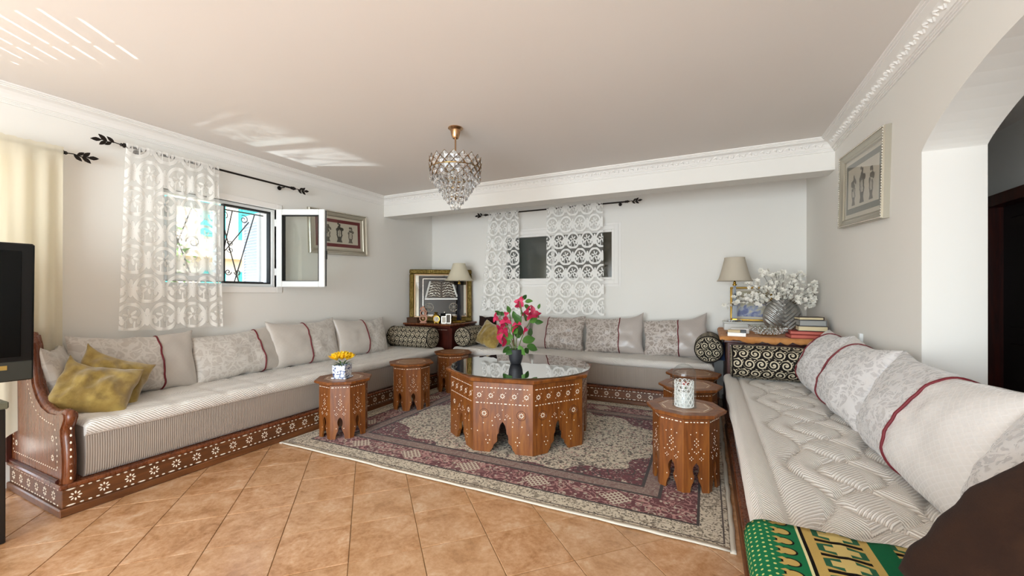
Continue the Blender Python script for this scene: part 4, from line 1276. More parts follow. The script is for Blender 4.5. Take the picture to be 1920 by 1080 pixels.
# ------------------------------------------------------------------ pictures
SILVER = Mat('silvered_wood', '#b9b3a4', 0.32, 0.75).mat
SILVER_B = Mat('bright_silver_leaf', '#dcd8cc', 0.22, 0.9).mat
MATB = Mat('cream_mount_board', '#cfc6b6', 0.8).mat
REDM = Mat('crimson_mount', '#6e1418', 0.7).mat
GREYM = Mat('grey_green_mount', '#6f6f64', 0.7).mat
PAPER = Mat('ivory_paper', '#cfc7b8', 0.8).mat
INK = Mat('grey_brown_print', '#6a6258', 0.8).mat
INK2 = Mat('dark_print', '#4c463e', 0.8).mat
PICGL = m_glass('picture_glass', (0.97, 0.97, 0.96, 1), 1.0)
def disc(m, x, z, r, y, n=7, sx=1.0):
    m.add([(x+r*sx*cos(2*pi*k/n), y, z+r*sin(2*pi*k/n)) for k in range(n)], [tuple(range(n))])
def potted_print(parent, x, z, s_, seed):
    """a printed flower pot: urn foot, stems, crown of round blossoms"""
    R = random.Random(seed); m = MB(); y = -0.0135
    m.add([(x-0.035*s_, y, z), (x+0.035*s_, y, z), (x+0.022*s_, y, z+0.03*s_), (x+0.03*s_, y, z+0.055*s_), (x-0.03*s_, y, z+0.055*s_), (x-0.022*s_, y, z+0.03*s_)], [(0,1,2,3,4,5)])
    m.add([(x-0.003*s_, y, z+0.05*s_), (x+0.003*s_, y, z+0.05*s_), (x+0.003*s_, y, z+0.12*s_), (x-0.003*s_, y, z+0.12*s_)], [(0,1,2,3)])
    for k in range(16):
        a = R.uniform(0, 2*pi); r = R.uniform(0, 0.05)*s_
        disc(m, x+r*cos(a), z+0.145*s_+r*0.9*sin(a), R.uniform(0.010, 0.017)*s_, y-0.0001*k)
    for sg in (-1, 1):
        for k in range(5): disc(m, x+sg*(0.022+0.008*R.random())*s_, z+(0.06+0.012*k)*s_, 0.009*s_, y-0.0003*k)
    return stuff(m.obj('printed_plant', INK if seed % 2 else INK2, parent, fix=False))
def picture(label, loc, rz, W, H, inner, roll=0.0):
    """framed print; x across, z up, facing -y; the back rests at y = 0.."""
    r = tag(empty('framed_picture', loc), label, 'picture', 'silver framed flower prints')
    r.matrix_world = T(loc) @ RZ(rz) @ T((0, 0, H/2)) @ RY(roll) @ T((0, 0, -H/2))
    fw = 0.062
    # mitred frame sides, each with its beaded edge
    def side(a, b, inw):
        a, b, inw = Vector(a), Vector(b), Vector(inw); d = (b-a).normalized()
        pr = [(0, 0), (0, -0.030), (0.008, -0.040), (0.016, -0.036), (0.022, -0.030), (0.040, -0.022), (0.048, -0.026), (0.056, -0.022), (fw, -0.014), (fw, 0)]
        vs_ = []
        for p, sg in ((a, 1), (b, -1)):
            for t, y in pr: vs_.append(p + inw*t + d*sg*t + Vector((0, y, 0)))
        n = len(pr)
        s_ = MB().add(vs_, [tuple(range(n)), tuple(range(n, 2*n))[::-1]] + [(i, (i+1) % n, n+(i+1) % n, n+i) for i in range(n)]).obj('frame_side', SILVER, r)
        bd = MB(); L = (b-a).length; k = int(L/0.016)
        for i in range(k):
            c = a + d*(L*(i+0.5)/k) + inw*0.008
            bd.ball((c.x, -0.040, c.z), 0.0062, 0.005, 0.0062, 6, 4)
        stuff(bd.obj('beading', SILVER_B, s_, 179))
    x0, x1 = -W/2, W/2
    side((x0, 0, 0), (x1, 0, 0), (0, 0, 1)); side((x1, 0, H), (x0, 0, H), (0, 0, -1))
    side((x0, 0, H), (x0, 0, 0), (1, 0, 0)); side((x1, 0, 0), (x1, 0, H), (-1, 0, 0))
    MB().box(x0+0.05, x1-0.05, -0.009, -0.003, 0.05, H-0.05).obj('mount', MATB, r)
    MB().box(x0+0.098, x1-0.098, -0.011, -0.0085, 0.092, H-0.092).obj('coloured_mount', inner, r)
    MB().box(x0+0.142, x1-0.142, -0.0128, -0.0105, 0.132, H-0.132).obj('paper', PAPER, r)
    for k, (x, s_) in enumerate(((-0.17*W/0.86, 0.85), (0.0, 1.05), (0.17*W/0.86, 0.85))):
        potted_print(r, x, 0.150, s_*H/0.53*1.22, k+3)
    MB().box(x0+0.06, x1-0.06, -0.0185, -0.0175, 0.06, H-0.06).obj('glass_pane', PICGL, r)
    return r
picture('silver framed flower print with a crimson mount beside the window', (XL+0.0005, 3.557, 1.722), pi/2, 0.86, 0.515, REDM, radians(-2.0))
picture('silver framed flower print with a grey mount on the right wall', (XR-0.0005, 3.61, 1.735), -pi/2, 0.90, 0.555, GREYM, radians(4.0))

# ------------------------------------------------------------------ chandelier
BRASS = Mat('polished_rose_brass', '#c19a74', 0.18, 1.0).mat
GOLDW = Mat('gold_wire', '#8a6a3a', 0.3, 1.0).mat
CRYS = Mat('cut_crystal', '#ffffff', 0.0, 0.0, 0.8); CRYS.set('Transmission Weight', 0.92); CRYS.set('IOR', 1.5); CRYS = CRYS.mat
ch = tag(empty('chandelier', (-1.809, 2.731, ZC)), 'tiered crystal chandelier hanging from a rose-gold canopy', 'chandelier')
MB().lathe([(0.0, 0.0), (0.058, 0.0), (0.060, -0.006), (0.050, -0.014), (0.040, -0.020), (0.034, -0.055), (0.028, -0.075), (0.022, -0.085), (0.0, -0.087)], 24).obj('canopy', BRASS, ch, 40)
MB().lathe([(0.0065, -0.085), (0.0065, -0.215)], 10).lathe([(0.0, -0.205), (0.012, -0.21), (0.012, -0.225), (0.0, -0.23)], 10).obj('stem', BRASS, ch, 40)
for r_, z in ((0.205, -0.335), (0.165, -0.385), (0.13, -0.44), (0.095, -0.50), (0.06, -0.56)):
    g = MB().tube([(r_*cos(2*pi*k/32), r_*sin(2*pi*k/32), z) for k in range(32)], 0.0035, 5, True)
    for k in range(4):
        a = k*pi/2; g.tube([(0, 0, z), (r_*cos(a), r_*sin(a), z)], 0.0025, 4)
    g.obj('ring', GOLDW, ch)
MB().tube([(0, 0, -0.22), (0, 0, -0.57)], 0.006, 6).obj('spindle', GOLDW, ch)
DS = 0.0335
dia = MB().add([(DS, 0, 0), (0, 0, DS), (-DS, 0, 0), (0, 0, -DS), (0, -0.010, 0), (0, 0.010, 0)], [(0,1,4),(1,2,4),(2,3,4),(3,0,4),(1,0,5),(2,1,5),(3,2,5),(0,3,5)]).data('crystal_lozenge'); dia.materials.append(CRYS)
wf = MB()
wf.tube([(DS*1.05, 0, 0), (0, 0, DS*1.05), (-DS*1.05, 0, 0), (0, 0, -DS*1.05)], 0.0032, 4, True)
wire = wf.data('lozenge_wire'); wire.materials.append(GOLDW)
nd = 18
for row in range(4):
    for k in range(nd):
        a = 2*pi*(k + 0.5*(row % 2))/nd; rr = 0.205 - 0.004*row
        o = new_obj('crystal_lozenge', dia, None, ch, T((rr*cos(a), rr*sin(a), -0.275-row*0.0345)) @ RZ(a + pi/2))
        new_obj('lozenge_wire', wire, None, o)
drop = MB().lathe([(0.0, 0.0), (0.005, -0.004), (0.0085, -0.018), (0.0095, -0.036), (0.006, -0.052), (0.0, -0.060)], 6).data('crystal_drop'); drop.materials.append(CRYS)
bead = MB().lathe([(0.0, 0.0), (0.008, -0.007), (0.008, -0.012), (0.0, -0.020)], 6).data('crystal_bead'); bead.materials.append(CRYS)
for r_, z, n in ((0.195, -0.372, 26), (0.165, -0.400, 24), (0.14, -0.430, 20), (0.13, -0.452, 20), (0.105, -0.485, 15), (0.092, -0.512, 15), (0.06, -0.548, 10), (0.035, -0.590, 7), (0.0, -0.60, 1)):
    for k in range(n):
        a = 2*pi*(k+0.5*(n % 2))/n
        b = new_obj('crystal_bead', bead, None, ch, T((r_*cos(a), r_*sin(a), z+0.018)))
        new_obj('crystal_drop', drop, None, b, T((0, 0, -0.022)))

# ------------------------------------------------------------------ television on its stand
BLK = Mat('black_gloss_plastic', '#080808', 0.3, 0.0, 0.25).mat
SCR = Mat('dark_screen', '#020303', 0.25, 0.0, 0.15).mat
GREYP = Mat('charcoal_plastic', '#23251f', 0.4).mat
tv = tag(empty('television', (-3.335, 0.40, 0.715), 0), 'black flat television at the left edge', 'television')
tv.matrix_world = T((-3.345, 0.335, 0.713)) @ RZ(radians(90-8)) @ RX(radians(4))
TW, TZ0, TZ1 = 0.53, 0.075, 0.80
MB().bbox(-TW, TW, 0.0, 0.09, TZ0, TZ1, 0.008).obj('housing', BLK, tv)
MB().bbox(-TW+0.05, TW-0.045, -0.004, 0.004, TZ0+0.13, TZ1-0.04, 0.002).obj('screen', SCR, tv)
MB().bbox(-TW+0.005, TW-0.005, -0.006, 0.004, TZ0+0.005, TZ0+0.105, 0.003).obj('lower_bezel', GREYP, tv)
MB().bbox(TW-0.22, TW-0.09, -0.0085, -0.004, TZ0+0.065, TZ0+0.088, 0.001).obj('badge', Mat('gold_badge', '#a58a4a', 0.4, 0.6).mat, tv)
MB().lathe([(0.0, 0.0), (0.03, 0.0), (0.03, 0.085), (0.0, 0.085)], 14, T((0, 0.05, 0))).bbox(-0.20, 0.20, -0.05, 0.14, -0.004, 0.014, 0.004).obj('foot', BLK, tv)
ts = tag(empty('tv_stand', (-3.36, 0.33, 0)), 'dark television stand with an olive-grey top at the left edge', 'stand')
MB().bbox(-0.20, 0.20, -0.55, 0.42, 0.670, 0.708, 0.006).obj('stand_top', Mat('olive_grey_laminate', '#5d5c4a', 0.4).mat, ts)
for x in (-0.17, 0.17):
    for y in (-0.51, 0.385): MB().bbox(x-0.025, x+0.025, y-0.025, y+0.025, 0.0, 0.671, 0.004).obj('leg', Mat('black_wood', '#14100d', 0.4).mat, ts)
MB().bbox(-0.18, 0.18, -0.52, 0.40, 0.22, 0.245, 0.004).obj('lower_shelf', GREYP, ts)

# ------------------------------------------------------------------ green prayer rug on the right sofa
def m_prayer():
    m = Mat('green_prayer_rug_pile', rough=0.95, spec=0.1)
    u, v, _ = m.coords('UV')
    GR, YL, BK, DG = '#1d6b42', '#b99b58', '#15100c', '#2c5a40'
    dv = m.fract(v/0.022 + 0.5*m.floor(u/0.016))-0.5; du = m.fract(u/0.016)-0.5
    dot_ = m.lt(du*du*0.55 + dv*dv, 0.028)*m.lt(u, 0.125)
    c = m.mix(dot_, GR, '#c9c97a')
    # tulips
    tu = (u-0.158); tv_ = (m.fract(v/0.052)-0.5)*0.052
    r, a = m.polar(tu, tv_*1.2)
    body = m.lt(r, 0.018); outl = m.lt(r, 0.023)
    notch = m.gt(tu, 0.0)*0.0
    c = m.mix(outl, c, BK); c = m.mix(body, c, YL)
    tip = m.lt(m.abs(m.abs(tv_) - 0.012) + m.abs(tu+0.018)*0.6, 0.007)
    c = m.mix(tip, c, YL)
    def band(c, lo, hi, col): return m.mix(m.gt(u, lo)*m.lt(u, hi), c, col)
    c = band(c, 0.196, 0.203, '#d9cf9a'); c = band(c, 0.203, 0.212, BK); c = band(c, 0.212, 0.236, YL)
    def geo(c, lo, hi):
        w = hi-lo; p = (u-lo)/w; q = m.fract(v/0.075)
        st = m.max(m.lt(m.abs(q-0.5), 0.17), m.lt(m.abs(p-0.5), 0.14))
        hexa = m.lt(m.abs(q-0.5) + m.abs(p-0.5)*0.35, 0.42)
        g = m.mix(hexa, YL, DG); g = m.mix(st*m.lt(m.abs(p-0.5), 0.36), g, '#c6ae6e')
        g = m.mix(m.lt(m.abs(m.abs(q-0.5)-0.46), 0.05), g, BK)
        return band(c, lo, hi, g)
    c = geo(c, 0.236, 0.345); c = band(c, 0.345, 0.366, YL); c = band(c, 0.366, 0.415, '#175a38')
    c = geo(c, 0.415, 0.50); c = band(c, 0.50, 0.52, YL); c = band(c, 0.52, 0.70, GR)
    m.set('Base Color', c)
    m.bump(m.noise(m.texco('UV'), 420.0, 2.0), 0.6, 0.003)
    return m.mat
vs_ = []; uv = []; fs = []
path = [(0.120, 0.452), (0.112, 0.475), (0.112, 0.500), (0.118, 0.520), (0.135, 0.536), (0.155, 0.543)] + [(0.155+0.02*k, 0.5445 + (0.010*sin(k*0.9) if k > 8 else 0)*0.3) for k in range(1, 24)]
cum = [0.0]
for a, b in zip(path, path[1:]): cum.append(cum[-1] + math.hypot(b[0]-a[0], b[1]-a[1]))
NY = 24
for j in range(NY+1):
    y = 0.92 + 0.56*j/NY
    for (p, cu) in zip(path, cum):
        edge_ = 0.012*vnoise(cu*8, 2, 1) if j == NY else 0
        vs_.append((p[0] + 0.004*vnoise(y*6, p[1]*9, 2), y + edge_ - 0.03*max(0, p[0]-0.3), p[1] + 0.004*vnoise(p[0]*9, y*7, 4))); uv.append((cu+0.0, y))
W = len(path)
for j in range(NY):
    for i in range(W-1): fs.append((j*W+i, j*W+i+1, (j+1)*W+i+1, (j+1)*W+i))
pr_ = MB(); pr_.add(vs_, fs)
pr_ = pr_.obj('prayer_rug', m_prayer(), None, 60, uv)
sm = pr_.modifiers.new('thick', 'SOLIDIFY'); sm.thickness = 0.009; sm.offset = 0
tag(pr_, 'green prayer rug with yellow tulip band folded over the near seat edge', 'prayer rug')

# ------------------------------------------------------------------ corner tables
def corner_table(label, x0, x1, y0, y1, z, inset, topmat):
    r = tag(empty('corner_table', ((x0+x1)/2, (y0+y1)/2, 0)), label, 'table', 'dark wooden corner tables')
    w, d = (x1-x0)/2, (y1-y0)/2
    MB().bbox(-w, w, -d, d, z-0.028, z, 0.008).obj('table_top', topmat, r)
    MB().bbox(-w+0.02, w-0.02, -d+0.02, d-0.02, z-0.055, z-0.027, 0.006).obj('top_moulding', WOOD_DARK, r)
    MB().bbox(-w+inset, w-inset*0.3, -d+inset, d-0.01, 0.06, z-0.054, 0.004).obj('cabinet_body', WOOD_DARK, r)
    MB().bbox(-w+inset-0.012, w-inset*0.3, -d+inset-0.012, d-0.01, 0.0, 0.062, 0.004).obj('base_moulding', WOOD_DARK, r)
    m = MB(); dash_row(m, -w+inset+0.02, w-inset-0.02, z-0.085, 0.02, 0.012, 0.006)
    o = m.obj('inlay_line', INLAY, r, fix=False); o.location = (0, -d+inset, 0); stuff(o)
    return r
LTZ, RTZ = 0.82, 0.845
corner_table('mahogany corner table holding the gold mirror and lamp', -4.03, -3.19, 4.69, 5.41, LTZ, 0.06, WOOD_RED)
corner_table('corner table under the orange cloth with vase and books', 0.125, 0.975, 4.285, 5.40, RTZ-0.003, 0.05, WOOD_RED)
# orange cloth with scalloped edge
CLOTH = m_plush('orange_tan_cloth', '#b5763f', '#c98d55', sheen=0.1)
m = MB(); uvs_ = []
nx, ny = 56, 40
def clothpt(i, j):
    u, v = i/nx, j/ny
    x = 0.112 + u*0.855; y = 4.262 + v*1.13
    z = RTZ + 0.002 + 0.0012*abs(vnoise(x*14, y*14, 2))
    over = 0.0
    if j <= 2:
        over = (2-j)*0.019; y = 4.283 - 0.010 + (0.0 if j < 2 else 0.012)
        z = RTZ + 0.002 - over*(1 + 0.45*vnoise(x*22, 1, 3)) - (0.006*abs(sin(x*70)) if j == 0 else 0); y -= 0.004*(2-j)*abs(vnoise(x*16, 5, 1))
    if i <= 2 and j > 2:
        over = (2-i)*0.019; x = 0.123 - 0.008 + (0.0 if i < 2 else 0.012)
        z = RTZ + 0.002 - over*(1 + 0.45*vnoise(y*22, 1, 3))
    return (x, y, z)
m.grid(lambda u, v: clothpt(round(u*nx), round(v*ny)), nx, ny)
cl_ = m.obj('tablecloth', CLOTH, None, 60)
sm = cl_.modifiers.new('thick', 'SOLIDIFY'); sm.thickness = 0.002; sm.offset = 1
tag(cl_, 'orange-tan cloth with scalloped edge on the right corner table', 'tablecloth')
RZT = RTZ + 0.0045

# ------------------------------------------------------------------ left corner: gold framed mirror picture
GILT = Mat('antique_gilt', '#74602c', 0.38, 0.7)
_x, _y, _z = GILT.coords('Object')
GILT.bump(GILT.voro(GILT.texco(), 55.0), 0.9, 0.008); GILT = GILT.mat
MIRR = Mat('silvered_mirror', '#8f8f88', 0.04, 1.0).mat
BLACKGL = Mat('black_back_painted_glass', '#171310', 0.08).mat
CHROME = Mat('mirror_silver_line', '#dedbd2', 0.2, 0.85).mat
WHITEP = Mat('white_enamel', '#f2f0ea', 0.4).mat
FW, FH = 0.93, 0.79
gm = empty('gilt_mirror', (-4.00, 4.80, LTZ), radians(35.5))
tag(gm, 'gilt framed mirror picture with a silver open book in the far left corner', 'mirror')
gm.matrix_world = T((-4.005, 4.81, LTZ + 0.001)) @ RZ(radians(35.5)) @ RX(radians(-3))
def gpart(mb, name, mat, parent=gm, smooth=None): return mb.obj(name, mat, parent, smooth)
def P2(px, pz): return ((px-115)/640*FW, (615-pz)/485*FH)
for (x0, x1, z0, z1) in ((0, FW, 0, 0.07), (0, FW, FH-0.07, FH), (0, 0.07, 0.07, FH-0.07), (FW-0.07, FW, 0.07, FH-0.07)):
    gpart(MB().bbox(x0, x1, -0.03, 0.015, z0, z1, 0.012), 'frame_side', GILT)
for (x0, x1, z0, z1) in ((0.07, FW-0.07, 0.07, 0.088), (0.07, FW-0.07, FH-0.088, FH-0.07), (0.07, 0.088, 0.088, FH-0.088), (FW-0.088, FW-0.07, 0.088, FH-0.088)):
    gpart(MB().bbox(x0, x1, -0.02, 0.01, z0, z1, 0.004), 'frame_slip', Mat('rose_gilt', '#a88a6a', 0.35, 0.6).mat if x0 == 0.07 and z0 == 0.07 else bpy.data.materials['rose_gilt'])
gpart(MB().box(0.085, FW-0.085, 0.0, 0.006, 0.085, FH-0.085), 'mirror_glass', MIRR)
bx0, bz0 = P2(250, 555); bx1, bz1 = P2(630, 215)
gpart(MB().box(bx0-0.06, bx1+0.06, -0.0035, 0.001, bz0-0.05, bz1+0.04), 'black_ground', BLACKGL)
for (x0, x1, z0, z1) in ((bx0, bx1, bz0, bz0+0.006), (bx0, bx1, bz1-0.006, bz1), (bx0, bx0+0.006, bz0, bz1), (bx1-0.006, bx1, bz0, bz1)):
    gpart(MB().box(x0, x1, -0.0055, -0.0033, z0, z1), 'silver_line', CHROME)
bk = MB()
for sg in (-1, 1):
    ox, oz = P2(440, 415)
    def pg(u, v, sg=sg):
        x = ox + sg*u*(0.235-0.05*v); z = oz + 0.02 + v*0.26 + 0.03*sin(pi*min(1, u*1.1))*(1-0.3*v)
        return (x, -0.0055, z)
    bk.grid(pg, 8, 6)
book = gpart(bk, 'open_book', Mat('dark_bronze_page', '#33291f', 0.25, 0.4).mat)
for sg in (-1, 1):
    for k in range(6):
        v = 0.1 + k*0.155; mm = MB(); ox, oz = P2(440, 415)
        mm.tube([(ox + sg*u*(0.225-0.05*v), -0.0065, oz+0.02+v*0.26+0.03*sin(pi*min(1, u*1.1))*(1-0.3*v) + 0.006*sin(u*26+k)) for u in [0.08+0.9*i/14 for i in range(15)]], 0.0055, 4)
        gpart(mm, 'text_line', CHROME, book)
for a, b in (((325, 240), (280, 395)), ((562, 268), (603, 385))):
    p, q = P2(*a), P2(*b)
    gpart(MB().tube([(p[0], -0.006, p[1]), (q[0], -0.006, q[1])], 0.012, 4), 'stand_bar', WHITEP)
p, q = P2(270, 405), P2(610, 405)
gpart(MB().box(p[0], q[0], -0.0065, -0.004, p[1]-0.008, p[1]+0.012), 'stand_bar', WHITEP)
for c in ((315, 485), (565, 482)):
    x, z = P2(*c); mm = MB()
    mm.tube([(x+0.062*cos(2*pi*k/24), -0.006, z+0.062*sin(2*pi*k/24)) for k in range(24)], 0.006, 4, True)
    for k in range(8): mm.tube([(x, -0.006, z), (x+0.055*cos(2*pi*k/8), -0.006, z+0.055*sin(2*pi*k/8))], 0.0035, 4)
    gpart(mm, 'medallion', CHROME)
x, z = P2(208, 300); hm = MB()
hm.add([(x-0.022, -0.002, z+0.09), (x, -0.002, z+0.075), (x+0.022, -0.002, z+0.09), (x+0.016, -0.002, z+0.03), (x, -0.002, z-0.02), (x-0.016, -0.002, z+0.03)], [(0,1,4,5), (1,2,3,4)])
gpart(hm, 'white_heart', WHITEP)

# ------------------------------------------------------------------ table lamps
def m_shade(name, col):
    m = Mat(name, col, 0.9, 0.0, 0.1)
    m.set('Transmission Weight', 0.0); return m.mat
SHADE = m_shade('ivory_fabric_shade', '#d6cdb6'); SHADE2 = m_shade('beige_fabric_shade', '#c6bba9')
NAVYL = Mat('midnight_blue_lacquer', '#0c0e1c', 0.15).mat
CLEAR = Mat('clear_crystal', '#ffffff', 0.02); CLEAR.set('Transmission Weight', 0.95); CLEAR.set('IOR', 1.48); CLEAR = CLEAR.mat
BRASS2 = Mat('lamp_brass', '#b08c3c', 0.25, 0.9).mat
def lamp(label, loc, shade, zb, zt, rb, rt, col, panel=None):
    r = tag(empty('table_lamp', loc), label, 'lamp', 'obelisk table lamps')
    h = zb
    MB().bbox(-0.07, 0.07, -0.07, 0.07, 0.0, 0.022, 0.006).obj('base', CLEAR if panel is None else BRASS2, r)
    MB().lathe([(0.03, 0.022), (0.03, 0.034), (0.024, 0.04)], 4, None, False, pi/4).obj('collar', BRASS2, r)
    m = MB()
    z0, z1 = 0.04, h-0.05
    m.add([(sx*0.026, sy*0.026, z0) for sx, sy in ((-1,-1),(1,-1),(1,1),(-1,1))] + [(sx*0.012, sy*0.012, z1) for sx, sy in ((-1,-1),(1,-1),(1,1),(-1,1))],
          [(3,2,1,0), (4,5,6,7), (0,1,5,4), (1,2,6,5), (2,3,7,6), (3,0,4,7)])
    m.obj('column', col, r)
    MB().lathe([(0.0, h-0.055), (0.02, h-0.05), (0.022, h-0.035), (0.012, h-0.028), (0.016, h-0.015), (0.006, h), (0.005, h+0.12), (0.0, h+0.12)], 12).obj('socket', BRASS2, r, 50)
    pr = []
    N = 10
    for k in range(N+1):
        t = k/N; pr.append((rb + (rt-rb)*(t**0.72), zb + (zt-zb)*t))
    inner = [(a-0.004, b) for a, b in pr[::-1]]
    MB().lathe(pr + inner, 40 if panel is None else 12, None, True).obj('shade', shade, r, 30)
    for z, rr in ((zb+0.002, rb), (zt-0.002, rt)):
        MB().tube([(rr*cos(2*pi*k/40), rr*sin(2*pi*k/40), z) for k in range(40)], 0.004, 5, True).obj('shade_trim', shade, r)
    return r
lamp('table lamp with flared ivory shade beside the gilt mirror', (-3.268, 5.03, LTZ+0.001), SHADE, 0.615, 0.865, 0.205, 0.088, NAVYL, 1)

# ------------------------------------------------------------------ small things on the left corner table
def lathe_obj(name, prof_, mat, loc, label, cat, n=20, smooth=50, group=None):
    o = MB().lathe(prof_, n).obj(name, mat, None, smooth); o.location = loc
    return tag(o, label, cat, group)
BOXW = m_wood('small_box_wood', '#3a2414', '#4f321c', '#644226', 1.0, 0.5)
bxo = empty('wooden_box', (-3.90, 4.785, LTZ+0.001), radians(4)); tag(bxo, 'small dark wooden box at the foot of the gilt mirror', 'box')
MB().bbox(-0.09, 0.09, -0.05, 0.05, 0.0, 0.055, 0.004).obj('box_body', BOXW, bxo); MB().bbox(-0.094, 0.094, -0.054, 0.054, 0.056, 0.075, 0.005).obj('box_lid', BOXW, bxo)
PINKC = Mat('pink_wood_carving', '#c48f76', 0.6).mat
orn = tag(empty('carved_ornament', (-3.70, 4.755, LTZ+0.001), radians(20)), 'pink fretwork ornament in front of the mirror', 'ornament')
MB().bbox(-0.05, 0.05, -0.018, 0.018, 0.0, 0.014, 0.003).obj('foot', PINKC, orn)
m = MB()
for c, r_, z in ((-0.008, 0.045, 0.065), (-0.010, 0.034, 0.142), (-0.006, 0.022, 0.20)):
    m.tube([(c+r_*cos(2*pi*k/24), 0, z+r_*sin(2*pi*k/24)) for k in range(24)], 0.010, 6, True)
m.tube([(0.03, 0, 0.02), (0.052, 0, 0.06), (0.035, 0, 0.12), (0.045, 0, 0.16), (0.02, 0, 0.20)], 0.009, 6)
m.obj('open_scrollwork', PINKC, orn, 60)
MB().tube([(-0.05, 0, 0.19), (-0.035, 0, 0.23), (-0.02, 0, 0.215), (0, 0, 0.25), (0.012, 0, 0.21)], 0.008, 6).obj('crest', PINKC, orn, 60)
MB().ball((-0.008, 0, 0.065), 0.016, 0.010, 0.016).obj('inner_boss', PINKC, orn, 179)
MB().tube([(-0.03, 0, 0.10), (0.02, 0, 0.105)], 0.007, 6).obj('cross_piece', PINKC, orn)
lathe_obj('gilt_vase', [(0.0, 0.0), (0.032, 0.0), (0.034, 0.01), (0.022, 0.02), (0.045, 0.05), (0.052, 0.08), (0.04, 0.11), (0.018, 0.13), (0.028, 0.155), (0.0, 0.15)], BRASS2, (-3.56, 4.86, LTZ+0.001), 'small gilt vase between the ornament and the lamp', 'vase')
ck = tag(empty('desk_clock', (-3.475, 4.765, LTZ+0.001), radians(18)), 'small round gold desk clock at the table edge', 'clock')
MB().lathe([(0.0, -0.016), (0.046, -0.016), (0.05, -0.008), (0.05, 0.012), (0.0, 0.014)], 24, T((0, 0, 0.062)) @ RX(pi/2)).obj('case', BRASS2, ck, 40)
MB().lathe([(0.0, 0.0), (0.038, 0.0), (0.038, 0.002), (0.0, 0.002)], 20, T((0, -0.0145, 0.062)) @ RX(pi/2)).obj('dial', PAPER, ck)
for a, l in ((0.6, 0.026), (2.4, 0.02)): MB().tube([(0, -0.019, 0.062), (l*sin(a), -0.019, 0.062+l*cos(a))], 0.0018, 4).obj('hand', RUBBER, ck)
for x in (-0.026, 0.026): MB().bbox(x-0.008, x+0.008, -0.014, 0.012, 0.0, 0.022, 0.002).obj('foot', BRASS2, ck)
mf = tag(empty('mini_photo_frame', (-3.36, 4.80, LTZ+0.001), radians(28)), 'tiny silver double photo frame beside the gold clock', 'photo frame')
for k, x in enumerate((-0.05, 0.012)):
    h_ = 0.105 + 0.03*k
    q = MB()
    for a0, a1, b0, b1 in ((x, x+0.075, 0, 0.012), (x, x+0.075, h_-0.012, h_), (x, x+0.012, 0.012, h_-0.012), (x+0.063, x+0.075, 0.012, h_-0.012)): q.bbox(a0, a1, -0.006+0.015*k, 0.006+0.015*k, b0, b1, 0.002)
    q.obj('frame', SILVER, mf); MB().box(x+0.01, x+0.065, 0.0+0.015*k, 0.004+0.015*k, 0.01, h_-0.01).obj('photo', INK if k else PAPER, mf)
bd = tag(empty('black_ornament', (-3.47, 4.95, LTZ+0.001), radians(25)), 'black footed trinket box with scroll handles before the lamp', 'ornament')
MB().bbox(-0.07, 0.07, -0.04, 0.04, 0.03, 0.11, 0.012).obj('box_body', BLK, bd)
for s_ in (-1, 1): MB().tube([(s_*0.07, 0, 0.09), (s_*0.10, 0, 0.115), (s_*0.115, 0, 0.09), (s_*0.10, 0, 0.06), (s_*0.07, 0, 0.05)], 0.009, 6).obj('handle', BLK, bd, 60)
MB().bbox(-0.06, 0.06, -0.032, 0.032, 0.11, 0.135, 0.012).obj('box_lid', BLK, bd); MB().ball((0, 0, 0.148), 0.016).obj('knob', SILVER_B, bd, 179)
for sx in (-1, 1):
    for sy in (-1, 1): MB().lathe([(0.0, 0.0), (0.009, 0.0), (0.012, 0.031), (0.0, 0.031)], 8, T((sx*0.055, sy*0.028, 0))).obj('foot', BLK, bd)

# ------------------------------------------------------------------ right corner table
PALE = Mat('pale_lacquer', '#cfcfc9', 0.35).mat
pb = tag(empty('low_pale_box', (0.45, 5.17, RZT)), 'low pale box carrying the photo frame and lamp', 'box')
MB().bbox(-0.28, 0.28, -0.17, 0.17, 0.0, 0.072, 0.005).obj('box_body', PALE, pb); MB().bbox(-0.285, 0.285, -0.175, 0.175, 0.073, 0.090, 0.005).obj('box_lid', PALE, pb)
PBZ = RZT + 0.0905
lamp('table lamp with beige shade beside the white blossom', (0.275, 5.06, PBZ), SHADE2, 0.445, 0.70, 0.172, 0.098, NAVYL)
GOLDF = Mat('gold_picture_frame', '#9c7a35', 0.3, 0.8).mat
def m_photo():
    m = Mat('blue_toned_photo', rough=0.35)
    x, y, z = m.coords('Object')
    n = m.noise(m.texco(), 14.0, 3.0, 0.6, 0.5)
    b = m.ramp(n + (0.12-z)*1.4, [(0.25, '#a89e7e'), (0.42, '#b9b3a0'), (0.50, '#8e93a8'), (0.60, '#454f86'), (0.8, '#2a2f5c')])
    m.set('Base Color', b); return m.mat
pf = empty('photo_frame'); tag(pf, 'gold framed blue-toned photograph behind the lamp column', 'photo frame')
pf.matrix_world = T((0.445, 5.24, PBZ)) @ RZ(radians(-2)) @ RX(radians(-7))
FWD, FHT = 0.41, 0.385
for (x0, x1, z0, z1) in ((-FWD/2, FWD/2, 0, 0.022), (-FWD/2, FWD/2, FHT-0.022, FHT), (-FWD/2, -FWD/2+0.022, 0.022, FHT-0.022), (FWD/2-0.022, FWD/2, 0.022, FHT-0.022)):
    MB().bbox(x0, x1, -0.012, 0.012, z0, z1, 0.005).obj('frame_side', GOLDF, pf)
MB().box(-FWD/2+0.02, FWD/2-0.02, -0.002, 0.006, 0.02, FHT-0.02).obj('mount', MATB, pf)
MB().box(-FWD/2+0.045, FWD/2-0.045, -0.004, 0.0, 0.05, FHT-0.05).obj('photo', m_photo(), pf)

